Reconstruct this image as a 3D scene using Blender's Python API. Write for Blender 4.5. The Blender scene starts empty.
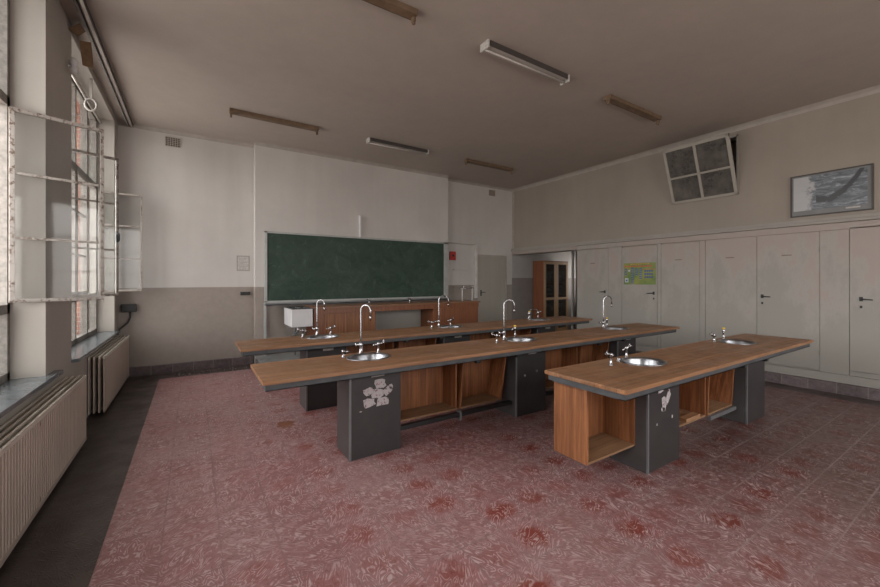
import bpy, bmesh, math, random
from mathutils import Vector, Matrix

random.seed(7)
SC = bpy.context.scene
COL = SC.collection
PI = math.pi

# ------------------------------------------------------------------ camera
cam = bpy.data.cameras.new('camera')
cam.sensor_width = 36.0
cam.lens = 36.0 * 383.0 / 880.0
cam.shift_y = -13.5 / 880.0
cam.clip_start = 0.05
cam.clip_end = 200
co = bpy.data.objects.new('camera', cam)
co.location = (0, 0, 1.6)
co.rotation_euler = (PI / 2, 0, -math.radians(32.8))
COL.objects.link(co)
SC.camera = co

# ------------------------------------------------------------------ world and light
world = bpy.data.worlds.new('overcast_sky')
SC.world = world
world.use_nodes = True
wn = world.node_tree.nodes
wl = world.node_tree.links
wn.clear()
w_out = wn.new('ShaderNodeOutputWorld')
w_bg = wn.new('ShaderNodeBackground')
w_tc = wn.new('ShaderNodeTexCoord')
w_sep = wn.new('ShaderNodeSeparateXYZ')
w_ramp = wn.new('ShaderNodeValToRGB')
w_ramp.color_ramp.elements[0].position = 0.45
w_ramp.color_ramp.elements[0].color = (0.56, 0.51, 0.47, 1)
w_ramp.color_ramp.elements[1].position = 0.62
w_ramp.color_ramp.elements[1].color = (1.0, 0.975, 0.95, 1)
w_map = wn.new('ShaderNodeMapRange')
w_map.inputs['From Min'].default_value = -1
w_map.inputs['From Max'].default_value = 1
wl.new(w_tc.outputs['Generated'], w_sep.inputs[0])
wl.new(w_sep.outputs['Z'], w_map.inputs['Value'])
wl.new(w_map.outputs['Result'], w_ramp.inputs['Fac'])
wl.new(w_ramp.outputs['Color'], w_bg.inputs['Color'])
w_bg.inputs['Strength'].default_value = 9.3
wl.new(w_bg.outputs[0], w_out.inputs[0])

WINDOWS = [(5.28, 7.79), (1.96, 4.47), (-1.36, 1.15)]       # openings along the left wall (Y range)
SILL_Z, HEAD_Z = 0.80, 4.08
YF_ = -3.2


def area_light(name, loc, rot, sx, sy, power, color=(1, 1, 1), portal=False):
    l = bpy.data.lights.new(name, 'AREA')
    l.shape = 'RECTANGLE'
    l.size, l.size_y = sx, sy
    l.energy = power
    l.color = color
    o = bpy.data.objects.new(name, l)
    o.location = loc
    o.rotation_euler = rot
    COL.objects.link(o)
    if portal:
        l.cycles.is_portal = True
    return o


for (ya, yb) in WINDOWS:
    area_light('daylight_portal', (-1.75, (ya + yb) / 2, (SILL_Z + HEAD_Z) / 2), (0, -PI / 2, 0),
               HEAD_Z - SILL_Z, yb - ya, 1.0, portal=True)
ADDED_REAR = [(1.3, 3.2), (3.7, 5.5), (6.0, 7.4)]                # unseen windows added behind the photographer to light the back wall
for (xa_, xb_) in ADDED_REAR:
    area_light('daylight_portal', ((xa_ + xb_) / 2, YF_ - 0.25, 2.3), (PI / 2, 0, 0), xb_ - xa_, 2.6, 1.0, portal=True)  # portals of the added rear windows

area_light('daylight_portal', (10.85, 7.4, 1.75), (0, PI / 2, 0), 1.3, 1.0, 1.0, portal=True)  # portal of the added alcove window

SC.view_settings.view_transform = 'Standard'
SC.view_settings.look = 'None'
SC.view_settings.exposure = 0.0
SC.view_settings.gamma = 1.0
SC.view_settings.use_curve_mapping = False
SC.cycles.use_denoising = True
SC.cycles.max_bounces = 10
SC.cycles.diffuse_bounces = 5
SC.cycles.transparent_max_bounces = 16
SC.cycles.caustics_reflective = False
SC.cycles.caustics_refractive = False
SC.cycles.sample_clamp_indirect = 6.0


# ------------------------------------------------------------------ node material helpers
class NM:
    def __init__(self, name):
        self.m = bpy.data.materials.new(name)
        self.m.use_nodes = True
        self.n = self.m.node_tree.nodes
        self.l = self.m.node_tree.links
        self.b = self.n['Principled BSDF']
        self._tc = None

    def node(self, t, **kw):
        x = self.n.new(t)
        for k, v in kw.items():
            setattr(x, k, v)
        return x

    def tc(self):
        if self._tc is None:
            self._tc = self.node('ShaderNodeTexCoord')
        return self._tc.outputs['Object']

    def mapping(self, scale=(1, 1, 1), rot=(0, 0, 0), src=None):
        mp = self.node('ShaderNodeMapping')
        mp.inputs['Scale'].default_value = scale
        mp.inputs['Rotation'].default_value = rot
        self.l.new(src or self.tc(), mp.inputs['Vector'])
        return mp.outputs[0]

    def noise(self, scale=5, detail=4, rough=0.55, vec=None, dist=0.0):
        x = self.node('ShaderNodeTexNoise')
        x.inputs['Scale'].default_value = scale
        x.inputs['Detail'].default_value = detail
        x.inputs['Roughness'].default_value = rough
        x.inputs['Distortion'].default_value = dist
        self.l.new(vec or self.tc(), x.inputs['Vector'])
        return x.outputs['Fac']

    def ramp(self, fac, stops):
        x = self.node('ShaderNodeValToRGB')
        e = x.color_ramp.elements
        while len(e) < len(stops):
            e.new(0.5)
        for i, (p, c) in enumerate(stops):
            e[i].position = p
            if isinstance(c, (int, float)):
                c = (c, c, c)
            e[i].color = (c[0], c[1], c[2], 1)
        self.l.new(fac, x.inputs['Fac'])
        return x.outputs['Color']

    def mix(self, fac, a, b, mode='MIX'):
        x = self.node('ShaderNodeMix')
        x.data_type = 'RGBA'
        x.blend_type = mode
        for i, v in ((0, fac), (6, a), (7, b)):
            if isinstance(v, (int, float)):
                x.inputs[i].default_value = v if i == 0 else (v, v, v, 1)
            elif isinstance(v, tuple):
                x.inputs[i].default_value = (v[0], v[1], v[2], 1)
            else:
                self.l.new(v, x.inputs[i])
        return x.outputs[2]

    def math(self, op, a, b=0.0):
        x = self.node('ShaderNodeMath', operation=op)
        for i, v in enumerate((a, b)):
            if isinstance(v, (int, float)):
                x.inputs[i].default_value = v
            else:
                self.l.new(v, x.inputs[i])
        return x.outputs[0]

    def xyz(self, src=None):
        s = self.node('ShaderNodeSeparateXYZ')
        self.l.new(src or self.tc(), s.inputs[0])
        return s.outputs

    def color(self, c):
        if isinstance(c, tuple):
            self.b.inputs['Base Color'].default_value = (c[0], c[1], c[2], 1)
        else:
            self.l.new(c, self.b.inputs['Base Color'])
        return self

    def rough(self, r):
        if isinstance(r, (int, float)):
            self.b.inputs['Roughness'].default_value = r
        else:
            self.l.new(r, self.b.inputs['Roughness'])
        return self

    def bump(self, h, strength=0.3, dist=0.01):
        x = self.node('ShaderNodeBump')
        x.inputs['Strength'].default_value = strength
        x.inputs['Distance'].default_value = dist
        self.l.new(h, x.inputs['Height'])
        self.l.new(x.outputs[0], self.b.inputs['Normal'])
        return self


def simple(name, c, rough=0.6, metal=0.0, var=0.12, scale=6, spec=0.5):
    m = NM(name)
    n = m.noise(scale, 5, 0.6)
    lo = tuple(v * (1 - var) for v in c)
    hi = tuple(min(1, v * (1 + var)) for v in c)
    m.color(m.ramp(n, [(0.3, lo), (0.7, hi)]))
    m.rough(rough)
    m.b.inputs['Metallic'].default_value = metal
    m.b.inputs['Specular IOR Level'].default_value = spec
    return m.m


def plaster(name, c, dado=None, zline=1.47, stain=0.12):
    m = NM(name)
    n1 = m.noise(0.9, 5, 0.6)
    n2 = m.noise(9.0, 6, 0.7)
    vert = m.noise(1.0, 4, 0.6, m.mapping((5, 5, 0.35)))
    base = m.ramp(n1, [(0.3, tuple(v * (1 - stain) for v in c)), (0.7, tuple(v * (1 + stain * 0.5) for v in c))])
    col = m.mix(0.25, base, m.ramp(vert, [(0.35, tuple(v * 0.82 for v in c)), (0.65, c)]))
    if dado:
        d = m.ramp(n2, [(0.3, tuple(v * 0.93 for v in dado)), (0.7, tuple(v * 1.06 for v in dado))])
        z = m.xyz()[2]
        f = m.math('LESS_THAN', z, zline)
        col = m.mix(f, col, d)
    m.color(col)
    m.rough(0.62)
    m.bump(n2, 0.08, 0.01)
    return m.m


def wood(name, dark, light, axis='x', rough=0.4, scale=1.0, staves=0.0, wear=0.0):
    m = NM(name)
    s = {'x': (0.9, 14, 14), 'y': (14, 0.9, 14), 'z': (14, 14, 0.8)}[axis]
    v = m.mapping(tuple(k * scale for k in s))
    n = m.noise(2.2, 8, 0.65, v, 0.4)
    s2 = {'x': (0.3, 40, 40), 'y': (40, 0.3, 40), 'z': (40, 40, 0.3)}[axis]
    n2 = m.noise(2.0, 3, 0.5, m.mapping(s2))
    col = m.ramp(n, [(0.25, dark), (0.75, light)])
    col = m.mix(0.5, col, m.ramp(n2, [(0.3, 0.55), (0.7, 1.0)]), 'MULTIPLY')
    if staves:
        o = m.xyz()
        q = {'x': o[1], 'y': o[0], 'z': m.math('ADD', o[0], o[1])}[axis]
        cell = m.math('FLOOR', m.math('DIVIDE', q, staves))
        wn_ = m.node('ShaderNodeTexWhiteNoise', noise_dimensions='1D')
        m.l.new(cell, wn_.inputs['W'])
        col = m.mix(0.55, col, m.ramp(wn_.outputs['Value'], [(0.0, 0.5), (1.0, 1.0)]), 'MULTIPLY')
        fr = m.math('FRACT', m.math('DIVIDE', q, staves))
        gap = m.math('LESS_THAN', fr, 0.06)
        col = m.mix(m.math('MULTIPLY', gap, 0.45), col, tuple(k * 0.3 for k in dark))
    if wear:
        w = m.noise(3.0, 7, 0.7)
        col = m.mix(m.ramp(w, [(0.45, 0.0), (0.75, wear)]), col, (0.25, 0.17, 0.11))
    m.color(col)
    if wear:
        m.rough(m.ramp(m.noise(4.0, 5, 0.7), [(0.3, rough - 0.1), (0.7, rough + 0.18)]))
    else:
        m.rough(rough)
    m.bump(n, 0.05, 0.004)
    return m.m


def glass(name, tint=(0.96, 0.97, 0.97), dirt=0.015, dirtcol=(0.55, 0.54, 0.52)):
    m = NM(name)
    m.n.remove(m.b)
    out = [x for x in m.n if x.type == 'OUTPUT_MATERIAL'][0]
    tr = m.node('ShaderNodeBsdfTransparent')
    tr.inputs[0].default_value = (*tint, 1)
    gl = m.node('ShaderNodeBsdfGlossy')
    gl.inputs['Roughness'].default_value = 0.04
    df = m.node('ShaderNodeBsdfDiffuse')
    df.inputs[0].default_value = (*dirtcol, 1)
    fr = m.node('ShaderNodeFresnel')
    fr.inputs[0].default_value = 1.45
    a = m.node('ShaderNodeMixShader')
    m.l.new(m.math('MULTIPLY', fr.outputs[0], 0.55), a.inputs[0])
    m.l.new(tr.outputs[0], a.inputs[1])
    m.l.new(gl.outputs[0], a.inputs[2])
    b = m.node('ShaderNodeMixShader')
    d = m.ramp(m.noise(3.0, 6, 0.7), [(0.3, dirt * 0.4), (0.8, dirt * 1.6)])
    m.l.new(d, b.inputs[0])
    m.l.new(a.outputs[0], b.inputs[1])
    m.l.new(df.outputs[0], b.inputs[2])
    m.l.new(b.outputs[0], out.inputs[0])
    return m.m


def peeling(name, c, under=(0.10, 0.07, 0.05), amount=0.58, rough=0.5):
    m = NM(name)
    n = m.noise(38, 8, 0.75)
    col = m.ramp(n, [(amount, c), (amount + 0.05, under)])
    m.color(col)
    m.rough(rough)
    return m.m


M = {}
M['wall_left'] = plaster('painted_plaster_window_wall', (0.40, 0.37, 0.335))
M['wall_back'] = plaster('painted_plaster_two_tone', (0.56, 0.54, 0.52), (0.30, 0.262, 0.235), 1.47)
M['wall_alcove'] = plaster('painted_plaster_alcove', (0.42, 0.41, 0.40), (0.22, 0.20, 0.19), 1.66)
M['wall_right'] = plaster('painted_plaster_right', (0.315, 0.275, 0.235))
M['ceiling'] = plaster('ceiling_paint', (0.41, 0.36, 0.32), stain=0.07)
M['panel'] = plaster('closet_panel_paint', (0.335, 0.315, 0.29), stain=0.16)


def patchy_panel():
    m = NM('closet_panel_patchy')
    n = m.noise(1.3, 5, 0.6, m.mapping((1, 1.6, 0.8)))
    f = m.noise(30, 6, 0.8, m.mapping((1, 1, 0.4)))
    q = m.math('ADD', n, m.math('MULTIPLY', m.math('SUBTRACT', f, 0.5), 0.3))
    q = m.math('ADD', q, m.math('MULTIPLY', m.math('SUBTRACT', m.xyz()[2], 1.75), 0.16))
    col = m.ramp(q, [(0.40, (0.30, 0.285, 0.26)), (0.52, (0.345, 0.325, 0.30)), (0.57, (0.35, 0.298, 0.272))])
    m.color(col)
    m.rough(0.55)
    return m.m


M['leaf'] = patchy_panel()
M['panel_gap'] = simple('closet_gap_dark', (0.07, 0.06, 0.055), 0.9)
M['door'] = plaster('door_paint', (0.36, 0.34, 0.30), stain=0.05)
M['trim'] = simple('cove_paint', (0.37, 0.34, 0.31), 0.6)
M['worktop'] = wood('worktop_wood', (0.16, 0.064, 0.026), (0.45, 0.225, 0.105), 'x', 0.42, 1.0, 0.085, 0.35)
M['edge'] = wood('worktop_edge_wood', (0.22, 0.11, 0.055), (0.42, 0.23, 0.12), 'x', 0.5)
M['cubby'] = wood('cubby_wood', (0.14, 0.045, 0.017), (0.45, 0.185, 0.075), 'z', 0.45, 1.0, 0.032)
M['cubby_floor'] = wood('cubby_floor_wood', (0.17, 0.085, 0.04), (0.33, 0.185, 0.095), 'x', 0.6, 1.0, 0, 0.3)
M['desk'] = wood('desk_wood', (0.15, 0.05, 0.022), (0.31, 0.12, 0.055), 'z', 0.4)
M['desk_top'] = wood('desk_top_wood', (0.18, 0.075, 0.035), (0.33, 0.165, 0.085), 'x', 0.4)
M['cabinet_red'] = wood('cabinet_side_wood', (0.17, 0.055, 0.025), (0.30, 0.11, 0.05), 'z', 0.5)
M['cabinet_pine'] = wood('cabinet_door_wood', (0.30, 0.17, 0.08), (0.48, 0.30, 0.15), 'z', 0.5)
M['ped'] = simple('charcoal_laminate', (0.031, 0.028, 0.029), 0.45, 0, 0.18, 4)
M['ped_left'] = simple('charcoal_laminate_lighter', (0.065, 0.060, 0.060), 0.42, 0, 0.15, 5)  # lighter charcoal for the pedestals' left side panels
M['steel'] = simple('apron_steel', (0.062, 0.066, 0.072), 0.5, 0.1, 0.25, 8)
M['strip'] = simple('corner_strip_metal', (0.17, 0.175, 0.185), 0.4, 0.4)
M['black'] = simple('black_steel', (0.022, 0.022, 0.024), 0.4, 0.3)
M['chrome'] = simple('worn_chrome', (0.46, 0.46, 0.48), 0.24, 1.0, 0.08, 20)
M['basin'] = simple('basin_steel', (0.30, 0.31, 0.33), 0.3, 1.0, 0.3, 9)
M['yellow'] = simple('yellow_plastic', (0.62, 0.42, 0.06), 0.5)
M['tag'] = simple('label_plate', (0.42, 0.41, 0.39), 0.5)
M['sticker'] = peeling('torn_sticker_paper', (0.44, 0.41, 0.42), (0.16, 0.05, 0.06), 0.545, 0.8)
M['rad'] = simple('radiator_enamel', (0.40, 0.335, 0.285), 0.42, 0, 0.08, 3)
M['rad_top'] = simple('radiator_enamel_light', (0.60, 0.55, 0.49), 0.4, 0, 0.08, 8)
M['sill'] = simple('blue_stone_sill', (0.135, 0.155, 0.17), 0.22, 0, 0.25, 5)
M['frame'] = simple('old_window_paint', (0.20, 0.185, 0.168), 0.6, 0, 0.3, 25)
M['sash'] = peeling('peeling_sash_paint', (0.34, 0.315, 0.29), (0.11, 0.075, 0.055), 0.52)
M['glass'] = glass('window_glass')
M['dark_glass'] = glass('dull_interior_glass', (0.55, 0.55, 0.55), 0.8, (0.15, 0.14, 0.13))
M['cabinet_glass'] = glass('cabinet_door_glass', (0.7, 0.7, 0.7), 0.03)
M['white'] = simple('white_ceramic', (0.68, 0.68, 0.70), 0.22, 0, 0.04)
M['rail'] = simple('aluminium_rail', (0.50, 0.47, 0.44), 0.35, 0.6)
M['cardboard'] = simple('brown_cardboard', (0.17, 0.105, 0.055), 0.8, 0, 0.2, 30)
M['vent_light'] = simple('vent_clay_light', (0.36, 0.32, 0.29), 0.8)
M['batten'] = simple('lamp_batten_brown', (0.15, 0.098, 0.06), 0.6, 0, 0.25, 12)
M['lamp_white'] = simple('lamp_enamel_white', (0.40, 0.375, 0.35), 0.35)
M['lamp_dark'] = simple('lamp_edge_dark', (0.05, 0.042, 0.038), 0.5)
M['board_frame'] = simple('board_frame_aluminium', (0.38, 0.39, 0.38), 0.45, 0.2)
M['vent'] = simple('vent_clay', (0.20, 0.16, 0.13), 0.8)
M['hole'] = simple('dark_recess', (0.012, 0.011, 0.010), 0.95)
M['red'] = simple('red_paint', (0.42, 0.03, 0.025), 0.45)
M['podium'] = simple('podium_linoleum', (0.20, 0.22, 0.225), 0.16, 0, 0.25, 3)
M['cable'] = simple('cable_rubber', (0.02, 0.02, 0.022), 0.5)
M['lamp_pale'] = simple('gloss_white_paint', (0.60, 0.58, 0.56), 0.4)
M['paper'] = simple('faded_paper', (0.47, 0.455, 0.435), 0.8, 0, 0.2, 40)
M['chip'] = simple('plaster_chips', (0.5, 0.45, 0.43), 0.8)


def brick_mat(name, c1, c2, mortar, vec_rot, scale=1.0, bw=0.21, rh=0.07):
    m = NM(name)
    v = m.mapping((1, 1, 1), vec_rot)
    br = m.node('ShaderNodeTexBrick')
    m.l.new(v, br.inputs['Vector'])
    br.inputs['Color1'].default_value = (*c1, 1)
    br.inputs['Color2'].default_value = (*c2, 1)
    br.inputs['Mortar'].default_value = (*mortar, 1)
    br.inputs['Scale'].default_value = scale
    br.inputs['Brick Width'].default_value = bw
    br.inputs['Row Height'].default_value = rh
    br.inputs['Mortar Size'].default_value = 0.008
    m.color(br.outputs['Color'])
    m.rough(0.85)
    return m.m


M['brick'] = brick_mat('red_brick', (0.36, 0.12, 0.07), (0.26, 0.09, 0.06), (0.38, 0.35, 0.32), (PI / 2, 0, 0))


def skirting_mat(name, axis):
    m = NM(name)
    o = m.xyz()
    q = o[0] if axis == 'x' else o[1]
    cell = m.math('FLOOR', m.math('DIVIDE', q, 0.30))
    wn_ = m.node('ShaderNodeTexWhiteNoise', noise_dimensions='1D')
    m.l.new(cell, wn_.inputs['W'])
    base = m.ramp(m.noise(14, 6, 0.7), [(0.3, (0.085, 0.062, 0.068)), (0.7, (0.19, 0.15, 0.16))])
    col = m.mix(0.5, base, m.ramp(wn_.outputs['Value'], [(0, 0.6), (1, 1.0)]), 'MULTIPLY')
    fr = m.math('FRACT', m.math('DIVIDE', q, 0.30))
    col = m.mix(m.math('LESS_THAN', fr, 0.035), col, (0.20, 0.175, 0.165))
    m.color(col)
    m.rough(0.45)
    return m.m


M['skirt_x'] = skirting_mat('skirting_tile_back', 'x')
M['skirt_y'] = skirting_mat('skirting_tile_right', 'y')


def floor_material():
    m = NM('swirled_red_floor_tiles')
    o = m.xyz()
    T = 0.30
    ox = m.math('ADD', o[0], 0.46 + 30)
    oy = m.math('ADD', o[1], 0.25 + 30)
    cx = m.math('FLOOR', m.math('DIVIDE', ox, T))
    cy = m.math('FLOOR', m.math('DIVIDE', oy, T))
    comb = m.node('ShaderNodeCombineXYZ')
    m.l.new(cx, comb.inputs[0])
    m.l.new(cy, comb.inputs[1])
    wnz = m.node('ShaderNodeTexWhiteNoise', noise_dimensions='2D')
    m.l.new(comb.outputs[0], wnz.inputs['Vector'])
    r = wnz.outputs['Value']
    # per tile rotation of the marbling
    rot = m.node('ShaderNodeVectorRotate', rotation_type='Z_AXIS')
    m.l.new(m.tc(), rot.inputs['Vector'])
    m.l.new(m.math('MULTIPLY', m.math('SUBTRACT', r, 0.42), 2.2), rot.inputs['Angle'])
    st = m.mapping((2.9, 0.9, 1.0), src=rot.outputs[0])
    n_a = m.noise(5.6, 1.8, 0.5, st, 0.6)
    # white comb marks: contour lines of the stretched noise, curling within each tile
    saw = m.math('FRACT', m.math('MULTIPLY', n_a, 11.0))
    line = m.ramp(m.math('ABSOLUTE', m.math('SUBTRACT', saw, 0.5)), [(0.08, 1.0), (0.22, 0.0)])
    patch = m.noise(4.0, 4, 0.6)
    patch2 = m.noise(1.1, 4, 0.6)
    fine = m.noise(60.0, 5, 0.75)
    brk = m.noise(17.0, 3, 0.6)
    lmask = m.math('MULTIPLY', line, m.ramp(brk, [(0.42, 0.0), (0.52, 1.0)]))
    lmask = m.math('MULTIPLY', lmask, m.ramp(patch, [(0.30, 0.25), (0.60, 1.0)]))
    dark_l = m.math('MULTIPLY', m.ramp(m.math('ABSOLUTE', m.math('SUBTRACT', saw, 0.02)), [(0.05, 1.0), (0.16, 0.0)]), m.ramp(brk, [(0.40, 1.0), (0.55, 0.0)]))
    red = m.ramp(m.noise(9, 5, 0.7, None, 0.6), [(0.3, (0.17, 0.040, 0.040)), (0.7, (0.31, 0.095, 0.095))])
    red = m.mix(1.0, red, m.ramp(r, [(0.0, 0.78), (1.0, 1.0)]), 'MULTIPLY')
    clean = (0.21, 0.042, 0.030)
    dust = m.ramp(fine, [(0.3, (0.28, 0.165, 0.168)), (0.7, (0.43, 0.285, 0.285))])
    col = m.mix(m.ramp(patch2, [(0.32, 0.3), (0.66, 0.8)]), red, dust)
    # the raised middle of each tile is rubbed clean, dust stays along the joints
    ux = m.math('SUBTRACT', m.math('FRACT', m.math('DIVIDE', ox, T)), 0.5)
    uy = m.math('SUBTRACT', m.math('FRACT', m.math('DIVIDE', oy, T)), 0.5)
    cd = m.math('SQRT', m.math('ADD', m.math('MULTIPLY', ux, ux), m.math('MULTIPLY', m.math('MULTIPLY', uy, uy), 1.5)))
    cd = m.math('ADD', cd, m.math('MULTIPLY', m.math('SUBTRACT', m.noise(12.0, 4, 0.65), 0.5), 0.75))
    zone = m.math('ADD', m.math('MULTIPLY', o[0], 0.22), patch2)
    amount = m.math('MULTIPLY', m.ramp(r, [(0.15, 0.15), (0.8, 1.0)]), m.ramp(zone, [(0.48, 0.10), (0.82, 0.95)]))
    rubbed = m.math('MULTIPLY', m.ramp(cd, [(0.20, 1.0), (0.42, 0.0)]), amount)
    col = m.mix(rubbed, col, clean)
    # darker, dirtier field towards the closet wall, weaker light there painted in
    dimx = m.node('ShaderNodeMapRange')
    m.l.new(m.math('ADD', o[0], m.math('MULTIPLY', patch2, 2.0)), dimx.inputs['Value'])
    dimx.inputs['From Min'].default_value = 2.6
    dimx.inputs['From Max'].default_value = 5.4
    dim_dirty = m.mix(rubbed, m.mix(m.ramp(fine, [(0.4, 0.0), (0.7, 0.6)]), (0.070, 0.034, 0.029), (0.135, 0.092, 0.082)), (0.085, 0.022, 0.017))
    dim_fac = m.math('MULTIPLY', dimx.outputs['Result'], 0.93)
    col = m.mix(dim_fac, col, dim_dirty)
    col = m.mix(m.math('MULTIPLY', dark_l, 0.5), col, (0.085, 0.022, 0.022))
    col = m.mix(m.math('MULTIPLY', lmask, m.math('SUBTRACT', 0.95, m.math('MULTIPLY', dim_fac, 0.60))), col, (0.50, 0.375, 0.375))
    # joints
    fx = m.math('FRACT', m.math('DIVIDE', ox, T))
    fy = m.math('FRACT', m.math('DIVIDE', oy, T))
    jd = m.math('MINIMUM', m.math('MINIMUM', fx, m.math('SUBTRACT', 1.0, fx)), m.math('MINIMUM', fy, m.math('SUBTRACT', 1.0, fy)))
    joint = m.math('LESS_THAN', jd, 0.017)
    col = m.mix(m.math('MULTIPLY', joint, m.ramp(patch, [(0.4, 0.3), (0.6, 0.7)])), col, m.mix(m.ramp(zone, [(0.5, 0.0), (1.0, 1.0)]), (0.19, 0.105, 0.105), (0.25, 0.19, 0.18)))
    # rust stain
    vd = m.node('ShaderNodeVectorMath', operation='DISTANCE')
    m.l.new(m.mapping((1, 1, 1)), vd.inputs[0])
    vd.inputs[1].default_value = (0.87, 4.50, 0)
    sd = m.math('ADD', vd.outputs['Value'], m.math('MULTIPLY', m.math('SUBTRACT', m.noise(14, 4, 0.6), 0.5), 0.28))
    col = m.mix(m.ramp(sd, [(0.08, 0.95), (0.12, 0.0)]), col, (0.20, 0.065, 0.028))
    # dark stone border along the windows, the back wall and the closets
    dk = m.ramp(m.noise(3.0, 7, 0.7), [(0.3, (0.024, 0.017, 0.014)), (0.7, (0.072, 0.056, 0.050))])
    dx = m.math('FRACT', m.math('DIVIDE', ox, 0.31))
    dy = m.math('FRACT', m.math('DIVIDE', oy, 0.62))
    dj = m.math('MAXIMUM', m.math('LESS_THAN', dx, 0.012), m.math('LESS_THAN', dy, 0.006))
    dk = m.mix(m.ramp(m.noise(9.0, 5, 0.75, m.mapping((3, 1, 1))), [(0.56, 0.0), (0.72, 0.5)]), dk, (0.11, 0.095, 0.088))
    dk = m.mix(m.ramp(m.noise(13.0, 3, 0.6), [(0.66, 0.0), (0.70, 0.8)]), dk, (0.012, 0.010, 0.010))
    dk = m.mix(m.math('MULTIPLY', dj, 0.7), dk, (0.012, 0.010, 0.010))
    border = m.math('MAXIMUM', m.math('LESS_THAN', o[0], -0.46),
                    m.math('MAXIMUM', m.math('GREATER_THAN', o[1], 7.64), m.math('GREATER_THAN', o[0], 7.28)))
    col = m.mix(border, col, dk)
    m.color(col)
    m.rough(m.ramp(patch, [(0.3, 0.30), (0.7, 0.52)]))
    h = m.math('ADD', m.math('MULTIPLY', lmask, 0.7), m.math('MULTIPLY', n_a, 0.6))
    m.bump(h, 0.45, 0.006)
    return m.m


M['floor'] = floor_material()


def chalk_material():
    m = NM('chalkboard_green')
    n = m.noise(1.6, 6, 0.7, m.mapping((1.2, 1, 1.6), (0, 0.5, 0)), 1.2)
    s = m.noise(2.5, 7, 0.8, m.mapping((1.6, 1, 1.2), (0, 0.6, 0)), 2.2)
    col = m.ramp(n, [(0.3, (0.020, 0.044, 0.033)), (0.72, (0.050, 0.080, 0.065))])
    col = m.mix(m.ramp(s, [(0.54, 0.0), (0.78, 0.5)]), col, (0.15, 0.19, 0.17))
    m.color(col)
    m.rough(0.6)
    m.b.inputs['Specular IOR Level'].default_value = 0.3
    return m.m


M['chalk'] = chalk_material()


def picture_material():
    m = NM('faded_sea_print')
    o = m.xyz()                          # local: y along the wall (right = -), z up
    n = m.noise(5, 7, 0.7, m.mapping((1, 1.2, 5), (0.35, 0, 0)), 0.8)
    col = m.ramp(n, [(0.32, (0.03, 0.042, 0.055)), (0.5, (0.12, 0.14, 0.165)), (0.66, (0.34, 0.37, 0.41))])
    # bleached patch at the left, ragged edge
    e = m.math('ADD', o[1], m.math('MULTIPLY', m.math('SUBTRACT', m.noise(9, 5, 0.7), 0.5), 0.45))
    col = m.mix(m.ramp(e, [(0.17, 0.0), (0.24, 0.92)]), col, (0.42, 0.42, 0.43))
    # dark curling band across the middle
    par = m.math('MULTIPLY', m.math('MULTIPLY', m.math('ADD', o[1], -0.05), m.math('ADD', o[1], -0.05)), 2.6)
    d = m.math('ABSOLUTE', m.math('SUBTRACT', m.math('ADD', o[2], 0.09), par))
    d = m.math('ADD', d, m.math('MULTIPLY', m.math('SUBTRACT', m.noise(18, 4, 0.7), 0.5), 0.09))
    band = m.math('MULTIPLY', m.ramp(d, [(0.035, 0.97), (0.065, 0.0)]), m.math('LESS_THAN', o[1], 0.14))
    col = m.mix(band, col, (0.018, 0.02, 0.026))
    m.color(col)
    m.rough(0.35)
    return m.m


M['picture'] = picture_material()


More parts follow.
